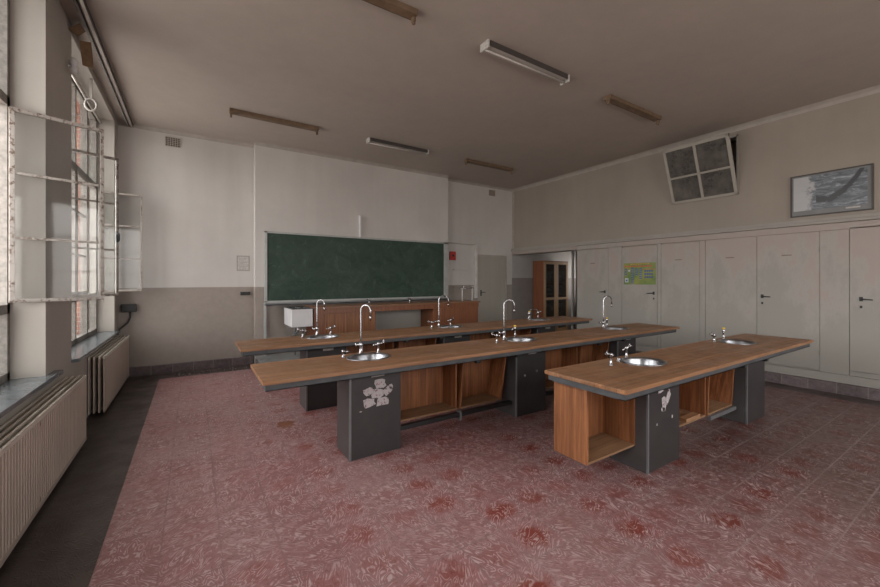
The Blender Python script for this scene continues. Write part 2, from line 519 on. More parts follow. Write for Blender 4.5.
# ------------------------------------------------------------------ mesh helpers
class MB:
    """collects simple solids into one mesh"""
    def __init__(self):
        self.bm = bmesh.new()

    def box(self, x0, x1, y0, y1, z0, z1, bevel=0.0, rot=None, mi=0):
        vs = [(x0, y0, z0), (x1, y0, z0), (x1, y1, z0), (x0, y1, z0), (x0, y0, z1), (x1, y0, z1), (x1, y1, z1), (x0, y1, z1)]
        return self.hexa(vs, bevel, rot, mi)

    def hexa(self, vs, bevel=0.0, rot=None, mi=0):
        if rot is not None:
            vs = [rot @ Vector(v) for v in vs]
        b = [self.bm.verts.new(v) for v in vs]
        fs = []
        for f in ((0, 3, 2, 1), (4, 5, 6, 7), (0, 1, 5, 4), (1, 2, 6, 5), (2, 3, 7, 6), (3, 0, 4, 7)):
            fc = self.bm.faces.new([b[i] for i in f])
            fc.material_index = mi
            fs.append(fc)
        if bevel > 0:
            es = list({e for f in fs for e in f.edges})
            bmesh.ops.bevel(self.bm, geom=es, offset=bevel, segments=2, affect='EDGES', profile=0.7)
        return self

    def tube(self, pts, r, n=10, cap=True, closed=False):
        pts = [Vector(p) for p in pts]
        rs = r if isinstance(r, (list, tuple)) else [r] * len(pts)
        rings = []
        t0 = None
        up = None
        for i, p in enumerate(pts):
            a = pts[max(i - 1, 0)] if not closed else pts[i - 1]
            b = pts[min(i + 1, len(pts) - 1)] if not closed else pts[(i + 1) % len(pts)]
            t = (b - a)
            if t.length < 1e-9:
                t = t0 or Vector((0, 0, 1))
            t.normalize()
            if up is None:
                up = Vector((0, 0, 1)) if abs(t.z) < 0.9 else Vector((1, 0, 0))
            u = t.cross(up)
            if u.length < 1e-6:
                u = t.cross(Vector((0, 1, 0)))
            u.normalize()
            w = u.cross(t).normalized()
            up = w
            t0 = t
            rings.append([self.bm.verts.new(p + rs[i] * (math.cos(2 * PI * k / n) * u + math.sin(2 * PI * k / n) * w)) for k in range(n)])
        m = len(rings)
        for i in range(m - 1 + (1 if closed else 0)):
            A, B = rings[i], rings[(i + 1) % m]
            for k in range(n):
                f = self.bm.faces.new((A[k], A[(k + 1) % n], B[(k + 1) % n], B[k]))
                f.smooth = True
        if cap and not closed:
            self.bm.faces.new(rings[0])
            self.bm.faces.new(list(reversed(rings[-1])))
        return self

    def lathe(self, prof, c=(0, 0, 0), n=28, sx=1.0, sy=1.0, smooth=True):
        rings = []
        for (r, z) in prof:
            rings.append([self.bm.verts.new((c[0] + sx * r * math.cos(2 * PI * k / n), c[1] + sy * r * math.sin(2 * PI * k / n), c[2] + z)) for k in range(n)])
        for A, B in zip(rings, rings[1:]):
            for k in range(n):
                f = self.bm.faces.new((A[k], A[(k + 1) % n], B[(k + 1) % n], B[k]))
                f.smooth = smooth
        self.bm.faces.new(list(reversed(rings[0])))
        self.bm.faces.new(rings[-1])
        return self

    def prism(self, pts, y0, y1):
        """polygon in (x, z) extruded along y"""
        a = [self.bm.verts.new((p[0], y0, p[1])) for p in pts]
        b = [self.bm.verts.new((p[0], y1, p[1])) for p in pts]
        self.bm.faces.new(a)
        self.bm.faces.new(list(reversed(b)))
        n = len(pts)
        for i in range(n):
            self.bm.faces.new((a[i], b[i], b[(i + 1) % n], a[(i + 1) % n]))
        return self

    def build(self, name, mat, parent=None, loc=None, rotz=0.0):
        bmesh.ops.recalc_face_normals(self.bm, faces=self.bm.faces)
        me = bpy.data.meshes.new(name)
        self.bm.to_mesh(me)
        self.bm.free()
        for x in (mat if isinstance(mat, (list, tuple)) else [mat]):
            me.materials.append(x)
        o = bpy.data.objects.new(name, me)
        COL.objects.link(o)
        if parent is not None:
            o.parent = parent
        if loc is not None:
            o.location = loc
        o.rotation_euler = (0, 0, rotz)
        return o


def thing(name, label, cat, loc=(0, 0, 0), rotz=0.0, group=None):
    o = bpy.data.objects.new(name, None)
    o.empty_display_size = 0.1
    COL.objects.link(o)
    o.location = loc
    o.rotation_euler = (0, 0, rotz)
    o['label'] = label
    o['category'] = cat
    if group:
        o['group'] = group
    return o


def tag(o, label, cat, group=None, kind=None):
    o['label'] = label
    o['category'] = cat
    if group:
        o['group'] = group
    if kind:
        o['kind'] = kind
    return o


def struct(o):
    o['kind'] = 'structure'
    return o


def arc(cx, cz, r, a0, a1, n, y=0.0):
    return [(cx + r * math.cos(a0 + (a1 - a0) * i / n), y, cz + r * math.sin(a0 + (a1 - a0) * i / n)) for i in range(n + 1)]


# ------------------------------------------------------------------ room dimensions
XL, XR = -1.035, 7.70        # window wall face, upper right wall face
XP = 7.66                   # closet front
YB = 8.10                   # back wall
YF = -3.2                   # rear end of the room
CZ = 4.18
XA = 10.6                   # alcove depth

struct(MB().box(-1.6, XA + 0.2, YF - 0.2, YB + 0.25, -0.12, 0.0).build('floor', M['floor']))
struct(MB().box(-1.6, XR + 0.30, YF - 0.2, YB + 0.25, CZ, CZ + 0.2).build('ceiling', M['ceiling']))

# back wall: recessed left and right bays and the shallow chimney breast carrying the board
struct(MB().box(-1.6, XR + 0.30, YB, YB + 0.2, 0, CZ).box(0.975, 5.33, 7.90, YB, 0, CZ).build('wall_back', M['wall_back']))
struct(MB().box(XR + 0.30, XA + 0.2, YB, YB + 0.2, 0, 2.7).box(XP + 0.004, XR + 0.3, YB - 0.004, YB + 0.01, 0, 2.40)
       .box(XA, XA + 0.2, 4.8, 6.9, 0, 2.7).box(XA, XA + 0.2, 7.9, YB, 0, 2.7).box(XA, XA + 0.2, 6.9, 7.9, 0, 1.1).box(XA, XA + 0.2, 6.9, 7.9, 2.4, 2.7).box(XR + 0.35, XA + 0.2, 4.8, 4.95, 0, 2.7).build('wall_alcove', M['wall_alcove']))
struct(MB().box(XR + 0.30, XA + 0.2, 4.8, YB, 2.55, 2.7).build('ceiling_alcove', M['panel']))

# small window added to bring light into the alcove
aw = MB()
for q in (6.9, 7.375, 7.85):
    aw.box(XA + 0.05, XA + 0.10, q, q + 0.05, 1.1, 2.4)
for q in (1.1, 2.35):
    aw.box(XA + 0.05, XA + 0.10, 6.9, 7.9, q, q + 0.05)
struct(aw.build('window_6', M['frame']))

# rear wall, behind the photographer
rwl = MB()
rwf = MB()
rwl.box(-1.6, XR + 0.30, YF - 0.2, YF, 0, 1.0).box(-1.6, XR + 0.30, YF - 0.2, YF, 3.6, CZ)
prev = -1.6
for (xa_, xb_) in ADDED_REAR:
    rwl.box(prev, xa_, YF - 0.2, YF, 1.0, 3.6)
    prev = xb_
    for k in range(4):
        xm_ = xa_ + (xb_ - xa_ - 0.05) * k / 3.0
        rwf.box(xm_, xm_ + 0.05, YF - 0.13, YF - 0.08, 1.0, 3.6)
    for zq in (1.0, 1.8, 2.7, 3.55):
        rwf.box(xa_, xb_, YF - 0.12, YF - 0.09, zq, zq + 0.05)
rwl.box(prev, XR + 0.30, YF - 0.2, YF, 1.0, 3.6)
struct(rwl.build('wall_front', M['wall_right']))
struct(rwf.build('window_5', M['frame']))  # frames of the unseen windows added for fill light

# left wall with window openings: plaster inside, brick outside
lw = MB()
ow = MB()
edges = [YF] + [v for w in reversed(WINDOWS) for v in w] + [YB]
for i in range(0, len(edges), 2):
    lw.box(-1.34, XL, edges[i], edges[i + 1], 0, CZ)
    ow.box(-1.60, -1.34, edges[i] - (0.05 if i else 0), edges[i + 1] + 0.05, 0, CZ)
for (a, b) in WINDOWS:
    lw.box(-1.34, XL, a, b, 0, SILL_Z - 0.035)
    lw.box(-1.34, XL, a, b, HEAD_Z, CZ)
    ow.box(-1.60, -1.34, a + 0.05, b - 0.05, 0, SILL_Z - 0.06)
    ow.box(-1.60, -1.34, a + 0.05, b - 0.05, HEAD_Z, CZ)
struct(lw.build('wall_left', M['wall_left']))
struct(ow.build('wall_left_outer', M['brick']))

# right wall: upper plaster part (with the fanlight hole), backing of the closet front
HY0, HY1, HZ0, HZ1 = 2.69, 3.73, 3.04, 4.05
rw = MB()
rw.box(XR, XR + 0.30, YF, HY0, 2.32, CZ)
rw.box(XR, XR + 0.30, HY1, YB, 2.32, CZ)
rw.box(XR, XR + 0.30, HY0, HY1, 2.32, HZ0)
rw.box(XR, XR + 0.30, HY0, HY1, HZ1, CZ)
rw.box(XR, XR + 0.30, YF, 5.91, 0, 2.32)
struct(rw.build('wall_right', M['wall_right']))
struct(MB().box(XR + 0.30, XR + 0.9, HY0 - 0.3, HY0 - 0.1, HZ0 - 0.2, CZ + 0.1).box(XR + 0.30, XR + 0.9, HY1 + 0.1, HY1 + 0.3, HZ0 - 0.2, CZ + 0.1)
       .box(XR + 0.9, XR + 1.0, HY0 - 0.3, HY1 + 0.3, HZ0 - 0.2, CZ + 0.1).box(XR + 0.30, XR + 1.0, HY0 - 0.3, HY1 + 0.3, HZ0 - 0.3, HZ0 - 0.2)
       .box(XR + 0.30, XR + 1.0, HY0 - 0.3, HY1 + 0.3, CZ + 0.1, CZ + 0.2).build('added_dark_box', M['vent']))  # closed box added behind the fanlight hole so it stays dark

# closet front: fixed panels with real joints, then the doors
fixed = MB()
G = 0.0025
P0, P1 = XP, XR           # front and back of panels (back touches the wall)
for (ya, yb, za, zb) in [(4.75, 5.07, 0.27, 2.31), (3.94, 4.01, 0.27, 2.31), (3.17, 3.26, 0.27, 2.31), (1.39, 1.69, 0.27, 2.31),
                         (YF, 0.55, 0.27, 2.31), (YF, 5.91, 0.15, 0.27), (YF, 5.91, 2.31, 2.41)]:
    fixed.box(P0, P1, ya + G, yb - G, za + G, zb - G)
fixed.box(P0, P1, 5.90, YB - 0.006, 2.325, 2.41)
struct(fixed.build('trim_1', M['leaf']))
# ledge over the closets
struct(MB().box(XP - 0.035, XR, YF, YB - 0.005, 2.412, 2.452, 0.006).box(XP - 0.015, XR, YF, YB - 0.005, 2.455, 2.50, 0.006).build('trim_2', M['panel']))
struct(MB().box(XP, XR + 0.28, 5.88, 5.91, 0.0, 2.32).build('trim_3', M['panel']))


def lever(parent, y, z, x=XP, sgn=-1):
    """dark lever handle with a rose and a key rose below, on a plane facing -X; sgn is the lever's direction along Y"""
    h = MB()
    h.box(x - 0.006, x + 0.002, y - 0.018, y + 0.018, z - 0.03, z + 0.03, 0.003)
    h.tube([(x, y, z), (x - 0.045, y, z)], 0.008)
    h.tube([(x - 0.045, y, z), (x - 0.048, y + sgn * 0.05, z - 0.001), (x - 0.045, y + sgn * 0.115, z - 0.006)], [0.009, 0.008, 0.006])
    h.build('door_handle', M['black'], parent)
    MB().box(x - 0.005, x + 0.002, y - 0.012, y + 0.012, z - 0.125, z - 0.09, 0.002).build('key_plate', M['black'], parent)


def card_slot(parent, y, z, x=XP):
    MB().box(x - 0.005, x, y - 0.06, y + 0.06, z - 0.008, z + 0.008, 0.002).build('card_holder', M['vent'], parent)


doors = [  # y0, y1, z0, z1, handle y, slot y
    (5.07, 5.91, 0.30, 2.29, 5.15, 5.46, 1), (4.01, 4.75, 0.30, 2.29, 4.08, None, 1), (3.26, 3.94, 0.30, 2.29, None, 3.62, 1),
    (2.43, 3.17, 0.29, 2.31, None, 2.80, 1), (1.69, 2.43, 0.29, 2.31, 2.36, 2.06, -1), (0.55, 1.39, 0.34, 2.33, 1.28, None, -1)]
for i, (ya, yb, za, zb, hy, sy, sg) in enumerate(doors):
    d = bpy.data.objects.new('door_%d' % (i + 2), None)
    COL.objects.link(d)
    struct(d)
    MB().box(P0, P1, ya + G, yb - G, za + G, zb - G, 0.002).build('door_leaf', M['leaf'], d)
    if za > 0.28:
        MB().box(P0 + 0.012, P1, ya + G, yb - G, 0.272, za - 0.001).build('door_threshold', M['panel'], d)
    if hy:
        lever(d, hy, 1.34, XP, sg)
    if sy:
        card_slot(d, sy, 1.98)
    for hz in (0.55, 2.05):
        yh = yb - 0.006 if (hy is None or abs(hy - ya) < 0.3) else ya + 0.006
        MB().tube([(XP - 0.004, yh, hz - 0.03), (XP - 0.004, yh, hz + 0.03)], 0.006).build('hinge', M['panel'], d)

# back door
d1 = bpy.data.objects.new('door_1', None)
COL.objects.link(d1)
struct(d1)
MB().box(6.44, 7.40, YB - 0.020, YB, 0.01, 2.24, 0.002).build('door_leaf', M['door'], d1)
fr = MB()
fr.box(6.395, 6.437, YB - 0.030, YB, 0, 2.285).box(7.403, 7.445, YB - 0.030, YB, 0, 2.285).box(6.437, 7.403, YB - 0.030, YB, 2.243, 2.285)
fr.build('door_frame', M['trim'], d1)
h = MB()
h.box(6.50, 6.54, YB - 0.026, YB - 0.018, 1.17, 1.33, 0.003)
h.tube([(6.52, YB - 0.02, 1.27), (6.52, YB - 0.065, 1.27), (6.57, YB - 0.07, 1.27), (6.64, YB - 0.065, 1.265)], 0.009)
h.build('door_handle', M['black'], d1)

# skirting
struct(MB().box(-1.05, 0.96, YB - 0.07, YB, 0, 0.155, 0.006).build('baseboard_back', M['skirt_x']))
struct(MB().box(XP - 0.06, XP, YF, 5.88, 0, 0.148, 0.006).build('baseboard_right', M['skirt_y']))
struct(MB().box(5.34, 6.38, YB - 0.05, YB, 0, 0.155, 0.006).box(7.45, 8.5, YB - 0.05, YB - 0.006, 0, 0.155, 0.006).build('baseboard_back_right', M['skirt_x']))


# coves between walls and ceiling
def cove(name, pts, dirn, s=0.055):
    mb = MB()
    for (a, b) in pts:
        if dirn == 'x':     # along x at given y, wall towards +y
            (x0, x1, y) = a, b[0], b[1]
            v = [(x0, y, CZ), (x0, y, CZ - s), (x0, y - 0.35 * s, CZ - 0.45 * s), (x0, y - s, CZ)]
            w = [(x1, q[1], q[2]) for q in v]
        else:               # along y at given x, wall towards +x
            (y0, y1, x) = a, b[0], b[1]
            v = [(x, y0, CZ), (x, y0, CZ - s), (x - 0.35 * s, y0, CZ - 0.45 * s), (x - s, y0, CZ)]
            w = [(q[0], y1, q[2]) for q in v]
        A = [mb.bm.verts.new(q) for q in v]
        B = [mb.bm.verts.new(q) for q in w]
        mb.bm.faces.new(A)
        mb.bm.faces.new(list(reversed(B)))
        for i in range(4):
            mb.bm.faces.new((A[i], B[i], B[(i + 1) % 4], A[(i + 1) % 4]))
    return struct(mb.build(name, M['trim']))


cove('trim_4', [(XL, (0.975, YB)), (0.975, (5.33, 7.90)), (5.33, (XR, YB))], 'x')
cove('trim_5', [(YF, (YB, XR))], 'y', 0.075)
struct(MB().box(XR - 0.02, XR + 0.03, YB - 0.055, YB, 2.5, CZ - 0.07).build('trim_6', M['trim']))

# ------------------------------------------------------------------ podium
pod = thing('podium', 'low grey lino-topped platform with a tiled edge under the teacher desk', 'platform', (0.96, 6.2, 0))
MB().box(0.03, 5.3, 0.03, 1.70, 0, 0.150).build('platform_body', M['skirt_x'], pod)
MB().box(0.0, 5.33, 0.0, 1.70, 0.151, 0.172, 0.003).build('platform_top', M['podium'], pod)

# ------------------------------------------------------------------ windows
XW = -1.24       # inner face of the window frame


def sash(parent, hinge, ang, w, z0, z1, nbars):
    """an open casement: hinge (x, y), ang = direction of the leaf in plan"""
    s = bpy.data.objects.new('casement', None)
    COL.objects.link(s)
    s.parent = parent
    s.location = (hinge[0], hinge[1], z0)
    s.rotation_euler = (0, 0, ang)
    H = z1 - z0
    t = 0.016
    f = MB()
    f.box(0, 0.030, -t, t, 0, H, 0.003).box(w - 0.022, w, -t, t, 0, H, 0.003)
    f.box(0.030, w - 0.022, -t, t, 0, 0.028, 0.003).box(0.030, w - 0.022, -t, t, H - 0.028, H, 0.003)
    for k in range(nbars):
        zb = H * (k + 1) / (nbars + 1)
        f.box(0.036, w - 0.030, -0.009, 0.009, zb - 0.010, zb + 0.010)
    f.build('sash_frame', M['sash'], s)
    MB().box(0.030, w - 0.026, -0.002, 0.002, 0.03, H - 0.03).build('glass_pane', M['glass'], s)
    return s


def window(idx, ya, yb):
    root = bpy.data.objects.new('window_%d' % idx, None)
    COL.objects.link(root)
    root.location = (0, 0, 0)
    struct(root)
    f = MB()
    x0, x1 = XW - 0.07, XW
    f.box(x0, x1, ya, ya + 0.055, SILL_Z, HEAD_Z).box(x0, x1, yb - 0.055, yb, SILL_Z, HEAD_Z)
    f.box(x0, x1, ya, yb, SILL_Z, SILL_Z + 0.06).box(x0, x1, ya, yb, HEAD_Z - 0.06, HEAD_Z)
    zt1, zt2 = 1.375, 3.02
    f.box(x0, x1, ya, yb, zt1 - 0.045, zt1 + 0.03).box(x0, x1, ya, yb, zt2 - 0.03, zt2 + 0.045)
    W = (yb - ya) / 4.0
    for k in (1, 2, 3):
        f.box(x0, x1, ya + k * W - 0.026, ya + k * W + 0.026, SILL_Z, HEAD_Z)
    f.build('window_frame', M['frame'], root)
    # fixed glazing and closed leaves
    g = MB()
    g.box(XW - 0.045, XW - 0.040, ya + 0.03, yb - 0.03, SILL_Z + 0.03, zt1 - 0.02)
    g.box(XW - 0.045, XW - 0.040, ya + 0.03, yb - 0.03, zt2 + 0.03, HEAD_Z - 0.03)
    b = MB()
    for k in (1, 2):
        q0, q1 = ya + k * W + 0.026, ya + (k + 1) * W - 0.026
        g.box(XW - 0.035, XW - 0.030, q0, q1, zt1, zt2)
        b.box(XW - 0.05, XW + 0.006, q0, q0 + 0.04, zt1 + 0.03, zt2 - 0.03).box(XW - 0.05, XW + 0.006, q1 - 0.04, q1, zt1 + 0.03, zt2 - 0.03)
        b.box(XW - 0.05, XW + 0.006, q0, q1, zt1 + 0.03, zt1 + 0.075).box(XW - 0.05, XW + 0.006, q0, q1, zt2 - 0.075, zt2 - 0.03)
        for j in (1, 2):
            zb = zt1 + (zt2 - zt1) * j / 3.0
            b.box(XW - 0.045, XW, q0 + 0.04, q1 - 0.04, zb - 0.012, zb + 0.012)
    g.build('window_glass', M['glass'], root)
    b.build('closed_casements', M['sash'], root)
    # sill
    MB().box(XW - 0.01, XL + 0.06, ya - 0.02 if idx == 1 else ya - 0.22, yb + (0.24 if idx != 1 else 0.10), SILL_Z - 0.035, SILL_Z, 0.004).build('window_sill', M['sill'], root)
    MB().box(-1.64, -1.315, ya + 0.05, yb - 0.05, SILL_Z - 0.07, SILL_Z - 0.02).build('outer_sill', M['sill'], root)
    # roller of the blind at the head
    MB().tube([(XW + 0.05, ya + 0.05, HEAD_Z - 0.07), (XW + 0.05, yb - 0.05, HEAD_Z - 0.07)], 0.018).build('blind_roller', M['rail'], root)
    return root


wins = [window(i + 1, a, b) for i, (a, b) in enumerate(WINDOWS)]


def dirang(a, b):
    return math.atan2(b[1] - a[1], b[0] - a[0])


SZ0, SZ1 = 1.42, 2.97
# near window: far leaf standing open into the room
h1, f1 = (-1.223, 4.385), (-0.69, 4.60)
sash(wins[1], h1, dirang(h1, f1), 0.575, SZ0, SZ1, 2)
# far window: near leaf and far leaf
h2, f2 = (-1.225, 5.345), (-0.72, 5.60)
s2 = sash(wins[0], h2, dirang(h2, f2), 0.575, SZ0, SZ1, 2)
hm = MB()
hm.box(0.545, 0.563, -0.040, -0.014, 0.60, 0.72, 0.003).tube([(0.555, -0.03, 0.70), (0.555, -0.075, 0.70), (0.555, -0.08, 0.61)], 0.008)
hm.build('sash_handle', M['black'], s2)
h3, f3 = (-1.215, 7.735), (-0.71, 7.83)
sash(wins[0], h3, dirang(h3, f3), 0.53, SZ0, SZ1, 2)
# rear window, out of frame: one leaf ajar
h4, f4 = (-1.215, 2.03), (-0.9, 2.40)

# ------------------------------------------------------------------ radiators


def radiator(y0, y1, ztop, xf, label):
    L = y1 - y0
    r = thing('panel_radiator', label, 'radiator', (xf, y0, 0), 0, 'panel radiators under the windows')
    zb = 0.04
    for i in range(4):
        xo = -0.045 * i
        mb = MB()
        # corrugated sheet
        pitch = 0.045
        n = int(L / pitch)
        prof = []
        for k in range(n):
            y = k * L / n
            p = L / n
            prof += [(0.0, y), (0.0, y + p * 0.55), (-0.007, y + p * 0.68), (-0.007, y + p * 0.87)]
        prof.append((0.0, L))
        zA, zB = zb + 0.03, ztop - 0.03
        front = [[mb.bm.verts.new((xo + a, y, z)) for (a, y) in prof] for z in (zA, zB)]
        back = [[mb.bm.verts.new((xo - 0.013, y, z)) for (a, y) in prof] for z in (zA, zB)]
        for S in (front, back):
            for k in range(len(prof) - 1):
                mb.bm.faces.new((S[0][k], S[0][k + 1], S[1][k + 1], S[1][k]))
        for e in (0, -1):
            mb.bm.faces.new((front[0][e], back[0][e], back[1][e], front[1][e]))
        for zz in (0, 1):
            for k in range(len(prof) - 1):
                mb.bm.faces.new((front[zz][k], front[zz][k + 1], back[zz][k + 1], back[zz][k]))
        mb.box(xo - 0.014, xo + 0.002, 0, L, zb, zA + 0.004, 0.003)
        mb.build('radiator_panel', M['rad'], r)
        MB().box(xo - 0.013, xo + 0.003, 0, L, zB - 0.002, ztop, 0.004).build('top_rail', M['rad_top'], r)
    for y in (0.25, L / 2, L - 0.25):
        for z in (zb + 0.06, ztop - 0.06):
            MB().tube([(0, y, z), (-0.145, y, z)], 0.016).build('connector_pipe', M['rad'], r)
    for y in (0.3, L - 0.3):
        MB().box(-0.148, -0.13, y - 0.015, y + 0.015, 0.0, zb + 0.02).build('foot', M['rad'], r)
    v = MB()
    v.tube([(-0.09, L + 0.002, zb + 0.05), (-0.09, L + 0.05, zb + 0.05), (-0.09, L + 0.05, 0.0)], 0.011)
    v.tube([(-0.09, L + 0.03, zb + 0.05), (-0.04, L + 0.03, zb + 0.05)], [0.018, 0.022])
    v.build('valve', M['rad_top'], r)
    return r


radiator(2.35, 5.02, 0.675, -0.878, 'long beige panel radiator nearest the camera, below the near window')
radiator(5.94, 8.01, 0.70, -0.878, 'shorter beige panel radiator below the far window, in the back corner')

# junction box and cable in the corner
jb = thing('junction_box', 'black electrical box on the back wall beside the far radiator, cable hanging down', 'electrical box', (-0.89, YB - 0.003, 1.14))
MB().box(-0.10, 0.10, -0.075, 0, -0.065, 0.065, 0.012).build('box_body', M['cable'], jb)
MB().tube([(0.02, -0.04, -0.06), (0.02, -0.05, -0.16), (-0.01, -0.07, -0.24), (-0.06, -0.08, -0.29), (-0.11, -0.09, -0.34), (-0.13, -0.09, -0.42)], 0.013).build('cable', M['cable'], jb)

# curtain rail at the ceiling
cr = thing('curtain_rail', 'double metal curtain rail on the ceiling along the window wall', 'curtain rail', (-0.875, 0, 4.1))
MB().box(-0.045, 0.045, -2.0, 8.05, 0.058, 0.08).box(0.012, 0.040, -2.0, 8.05, 0.015, 0.058, 0.003).build('rail', M['rail'], cr)
MB().box(-0.038, -0.014, -2.0, 8.05, 0.018, 0.058, 0.003).build('rail', M['frame'], cr)
MB().box(0.041, 0.048, -2.0, 8.03, 0.010, 0.062).build('rail_edge', M['lamp_dark'], cr)
cb = MB()
cb.hexa([(-0.975, 5.40, 3.85), (-0.885, 5.40, 3.84), (-0.885, 5.41, 3.84), (-0.975, 5.41, 3.85), (-0.985, 5.33, 4.07), (-0.895, 5.33, 4.08), (-0.895, 5.34, 4.08), (-0.985, 5.34, 4.07)])
tag(cb.build('cardboard_strip', M['cardboard']), 'brown cardboard strip hanging straight down from the curtain rail', 'cardboard')
cb = MB()
cb.hexa([(-1.03, 5.14, 4.075), (-0.945, 5.10, 4.13), (-0.945, 5.11, 4.135), (-1.03, 5.15, 4.08), (-0.99, 5.30, 4.09), (-0.925, 5.27, 4.15), (-0.925, 5.28, 4.155), (-0.99, 5.31, 4.095)])
tag(cb.build('cardboard_strip', M['cardboard']), 'brown cardboard flap lying slantwise against the curtain rail near the ceiling', 'cardboard')
rg = MB()
rg.tube([(-1.06 + 0.055 * math.cos(t * 0.5236), 6.30, 3.76 + 0.075 * math.sin(t * 0.5236)) for t in range(12)], 0.012, 8, closed=True)
rg.box(-1.07, -1.045, 6.29, 6.31, 3.83, 4.08)
tag(rg.build('pulley_ring', M['lamp_white']), 'white blind pulley ring at the head of the far window', 'pulley')
ins = MB()
ins.lathe([(0.012, 0), (0.03, 0.01), (0.032, 0.05), (0.018, 0.07), (0.03, 0.09), (0.03, 0.13), (0.012, 0.15)], (-0.99, 5.14, 3.64), 14)
ins.box(-1.036, -0.99, 5.15, 5.17, 3.70, 3.72)
tag(ins.build('porcelain_insulator', M['white']), 'small white porcelain insulator high on the window pier', 'insulator')

# ------------------------------------------------------------------ chalkboard
BX0, BX1, BZ0, BZ1 = 1.13, 5.30, 1.175, 2.525
BY = 7.86
ch = thing('chalkboard', 'long green chalkboard in a pale metal frame on the back wall', 'chalkboard', (BX0, BY, 0.172))
zz = -0.172
MB().box(0.04, BX1 - BX0 - 0.13, -0.006, 0.02, BZ0 + 0.03 + zz, BZ1 - 0.035 + zz).build('writing_surface', M['chalk'], ch)
f = MB()
w = BX1 - BX0
f.box(0, 0.045, -0.02, 0.04, BZ0 + zz, BZ1 + zz, 0.003).box(w - 0.13, w, -0.02, 0.04, BZ0 + zz, BZ1 + zz, 0.003)
f.box(0, w, -0.02, 0.04, BZ1 - 0.035 + zz, BZ1 + zz, 0.003).box(0, w, -0.02, 0.04, BZ0 - 0.01 + zz, BZ0 + 0.03 + zz, 0.003)
f.build('board_frame', M['board_frame'], ch)
MB().box(0, w, -0.10, 0.03, BZ0 - 0.055 + zz, BZ0 - 0.03 + zz, 0.004).box(0, w, -0.10, -0.09, BZ0 - 0.055 + zz, BZ0 - 0.012 + zz).build('chalk_ledge', M['strip'], ch)
MB().box(-0.01, 0.03, -0.015, 0.03, 0.0, BZ0 + zz).build('support_post', M['board_frame'], ch)
MB().box(3.02 - BX0 - 0.018, 3.02 - BX0 + 0.018, -0.02, 0.035, BZ1 + zz, 2.98 + zz).build('hanger_strip', M['white'], ch)

# ------------------------------------------------------------------ small wall things
vg = []
for (x, z, lab) in ((-0.295, 3.99, 'square clay air vent high on the back wall in the window corner'), (6.92, 3.995, 'small air vent high on the back wall above the door')):
    v = thing('air_vent', lab, 'vent', (x, YB, z))
    MB().box(-0.105, 0.105, -0.006, 0.0, -0.075, 0.075).build('vent_back', M['hole'], v)
    g = MB()
    for k in range(7):
        g.box(-0.110 + k * 0.0345 - 0.001, -0.110 + k * 0.0345 + 0.012, -0.016, -0.006, -0.08, 0.08)
    for k in range(6):
        g.box(-0.110, 0.109, -0.015, -0.006, -0.08 + k * 0.0305, -0.08 + k * 0.0305 + 0.0095)
    g.build('vent_grid', M['vent_light'] if x < 0 else M['rad'], v)

n = thing('wall_notice', 'faded grey paper notice on the back wall left of the chalkboard', 'notice', (0.80, YB, 1.91))
MB().box(-0.115, 0.105, -0.006, 0, -0.14, 0.15).build('notice_backing', M['panel'], n)
lin = MB()
lin.box(-0.095, 0.085, -0.009, -0.006, -0.12, 0.13)
lin.build('notice_sheet', M['paper'], n)
pr = MB()
for k in range(9):
    zq = 0.10 - k * 0.026
    pr.box(-0.075, 0.065 - 0.03 * ((k * 7) % 3), -0.0105, -0.009, zq - 0.004, zq + 0.004)
pr.build('print_lines', simple('faded_print', (0.33, 0.31, 0.29), 0.8), n)

so = thing('wall_socket', 'dark double wall socket on the brown dado left of the chalkboard', 'socket', (0.83, YB, 1.345))
MB().box(-0.085, 0.085, -0.03, 0, -0.032, 0.032, 0.006).build('socket_plate', M['cable'], so)
MB().lathe([(0.022, 0), (0.022, 0.006), (0.016, 0.006)], (0, 0, 0), 14).build('socket_face', M['black'], so).matrix_local = Matrix.Translation((-0.04, -0.030, 0)) @ Matrix.Rotation(PI / 2, 4, 'X')
MB().lathe([(0.022, 0), (0.022, 0.006), (0.016, 0.006)], (0, 0, 0), 14).build('socket_face', M['black'], so).matrix_local = Matrix.Translation((0.04, -0.030, 0)) @ Matrix.Rotation(PI / 2, 4, 'X')

rb = thing('alarm_box', 'small red box on the back wall just right of the chalkboard', 'alarm box', (5.585, YB, 2.22))
MB().box(-0.085, 0.085, -0.055, 0, -0.11, 0.11, 0.008).build('box_body', M['red'], rb)
MB().box(-0.03, 0.03, -0.058, -0.055, -0.02, 0.03).build('box_window', M['black'], rb)

cp = MB()
cp.box(6.295, 6.365, YB - 0.075, YB - 0.001, 1.12, 2.53, 0.006)
cq = MB()
cq.tube([(5.34, YB - 0.02, 2.555), (6.33, YB - 0.02, 2.535)], 0.008, 6)
tag(cp.build('wall_conduit', M['lamp_pale']), 'pale boxed conduit running down the back wall left of the door', 'conduit')
tag(cq.build('wall_cable', M['trim']), 'thin painted cable running level from chalkboard top to the pale conduit', 'cable')
for z_, w_ in ((1.87, 'upper'), (1.43, 'lower')):
    tag(MB().box(5.62, 6.1, YB - 0.045, YB, z_ - 0.01, z_ + 0.01).build('wall_batten', M['wall_back']), '%s of two thin painted battens between chalkboard and conduit' % w_, 'batten')

# slotted shelf upright at the alcove opening
ss = thing('shelf_upright', 'slotted pale metal upright just inside the alcove opening, floor to ceiling', 'shelf upright', (8.04, 6.31, 0))
MB().box(0, 0.06, 0.0, 0.03, 0.0, 2.549).build('upright_strip', M['lamp_white'], ss)
sl = MB()
for k in range(52):
    sl.box(0.022, 0.040, -0.0015, 0.0, 0.05 + k * 0.048, 0.05 + k * 0.048 + 0.024)
so_ = sl.build('slots', M['hole'], ss)
so_['kind'] = 'stuff'

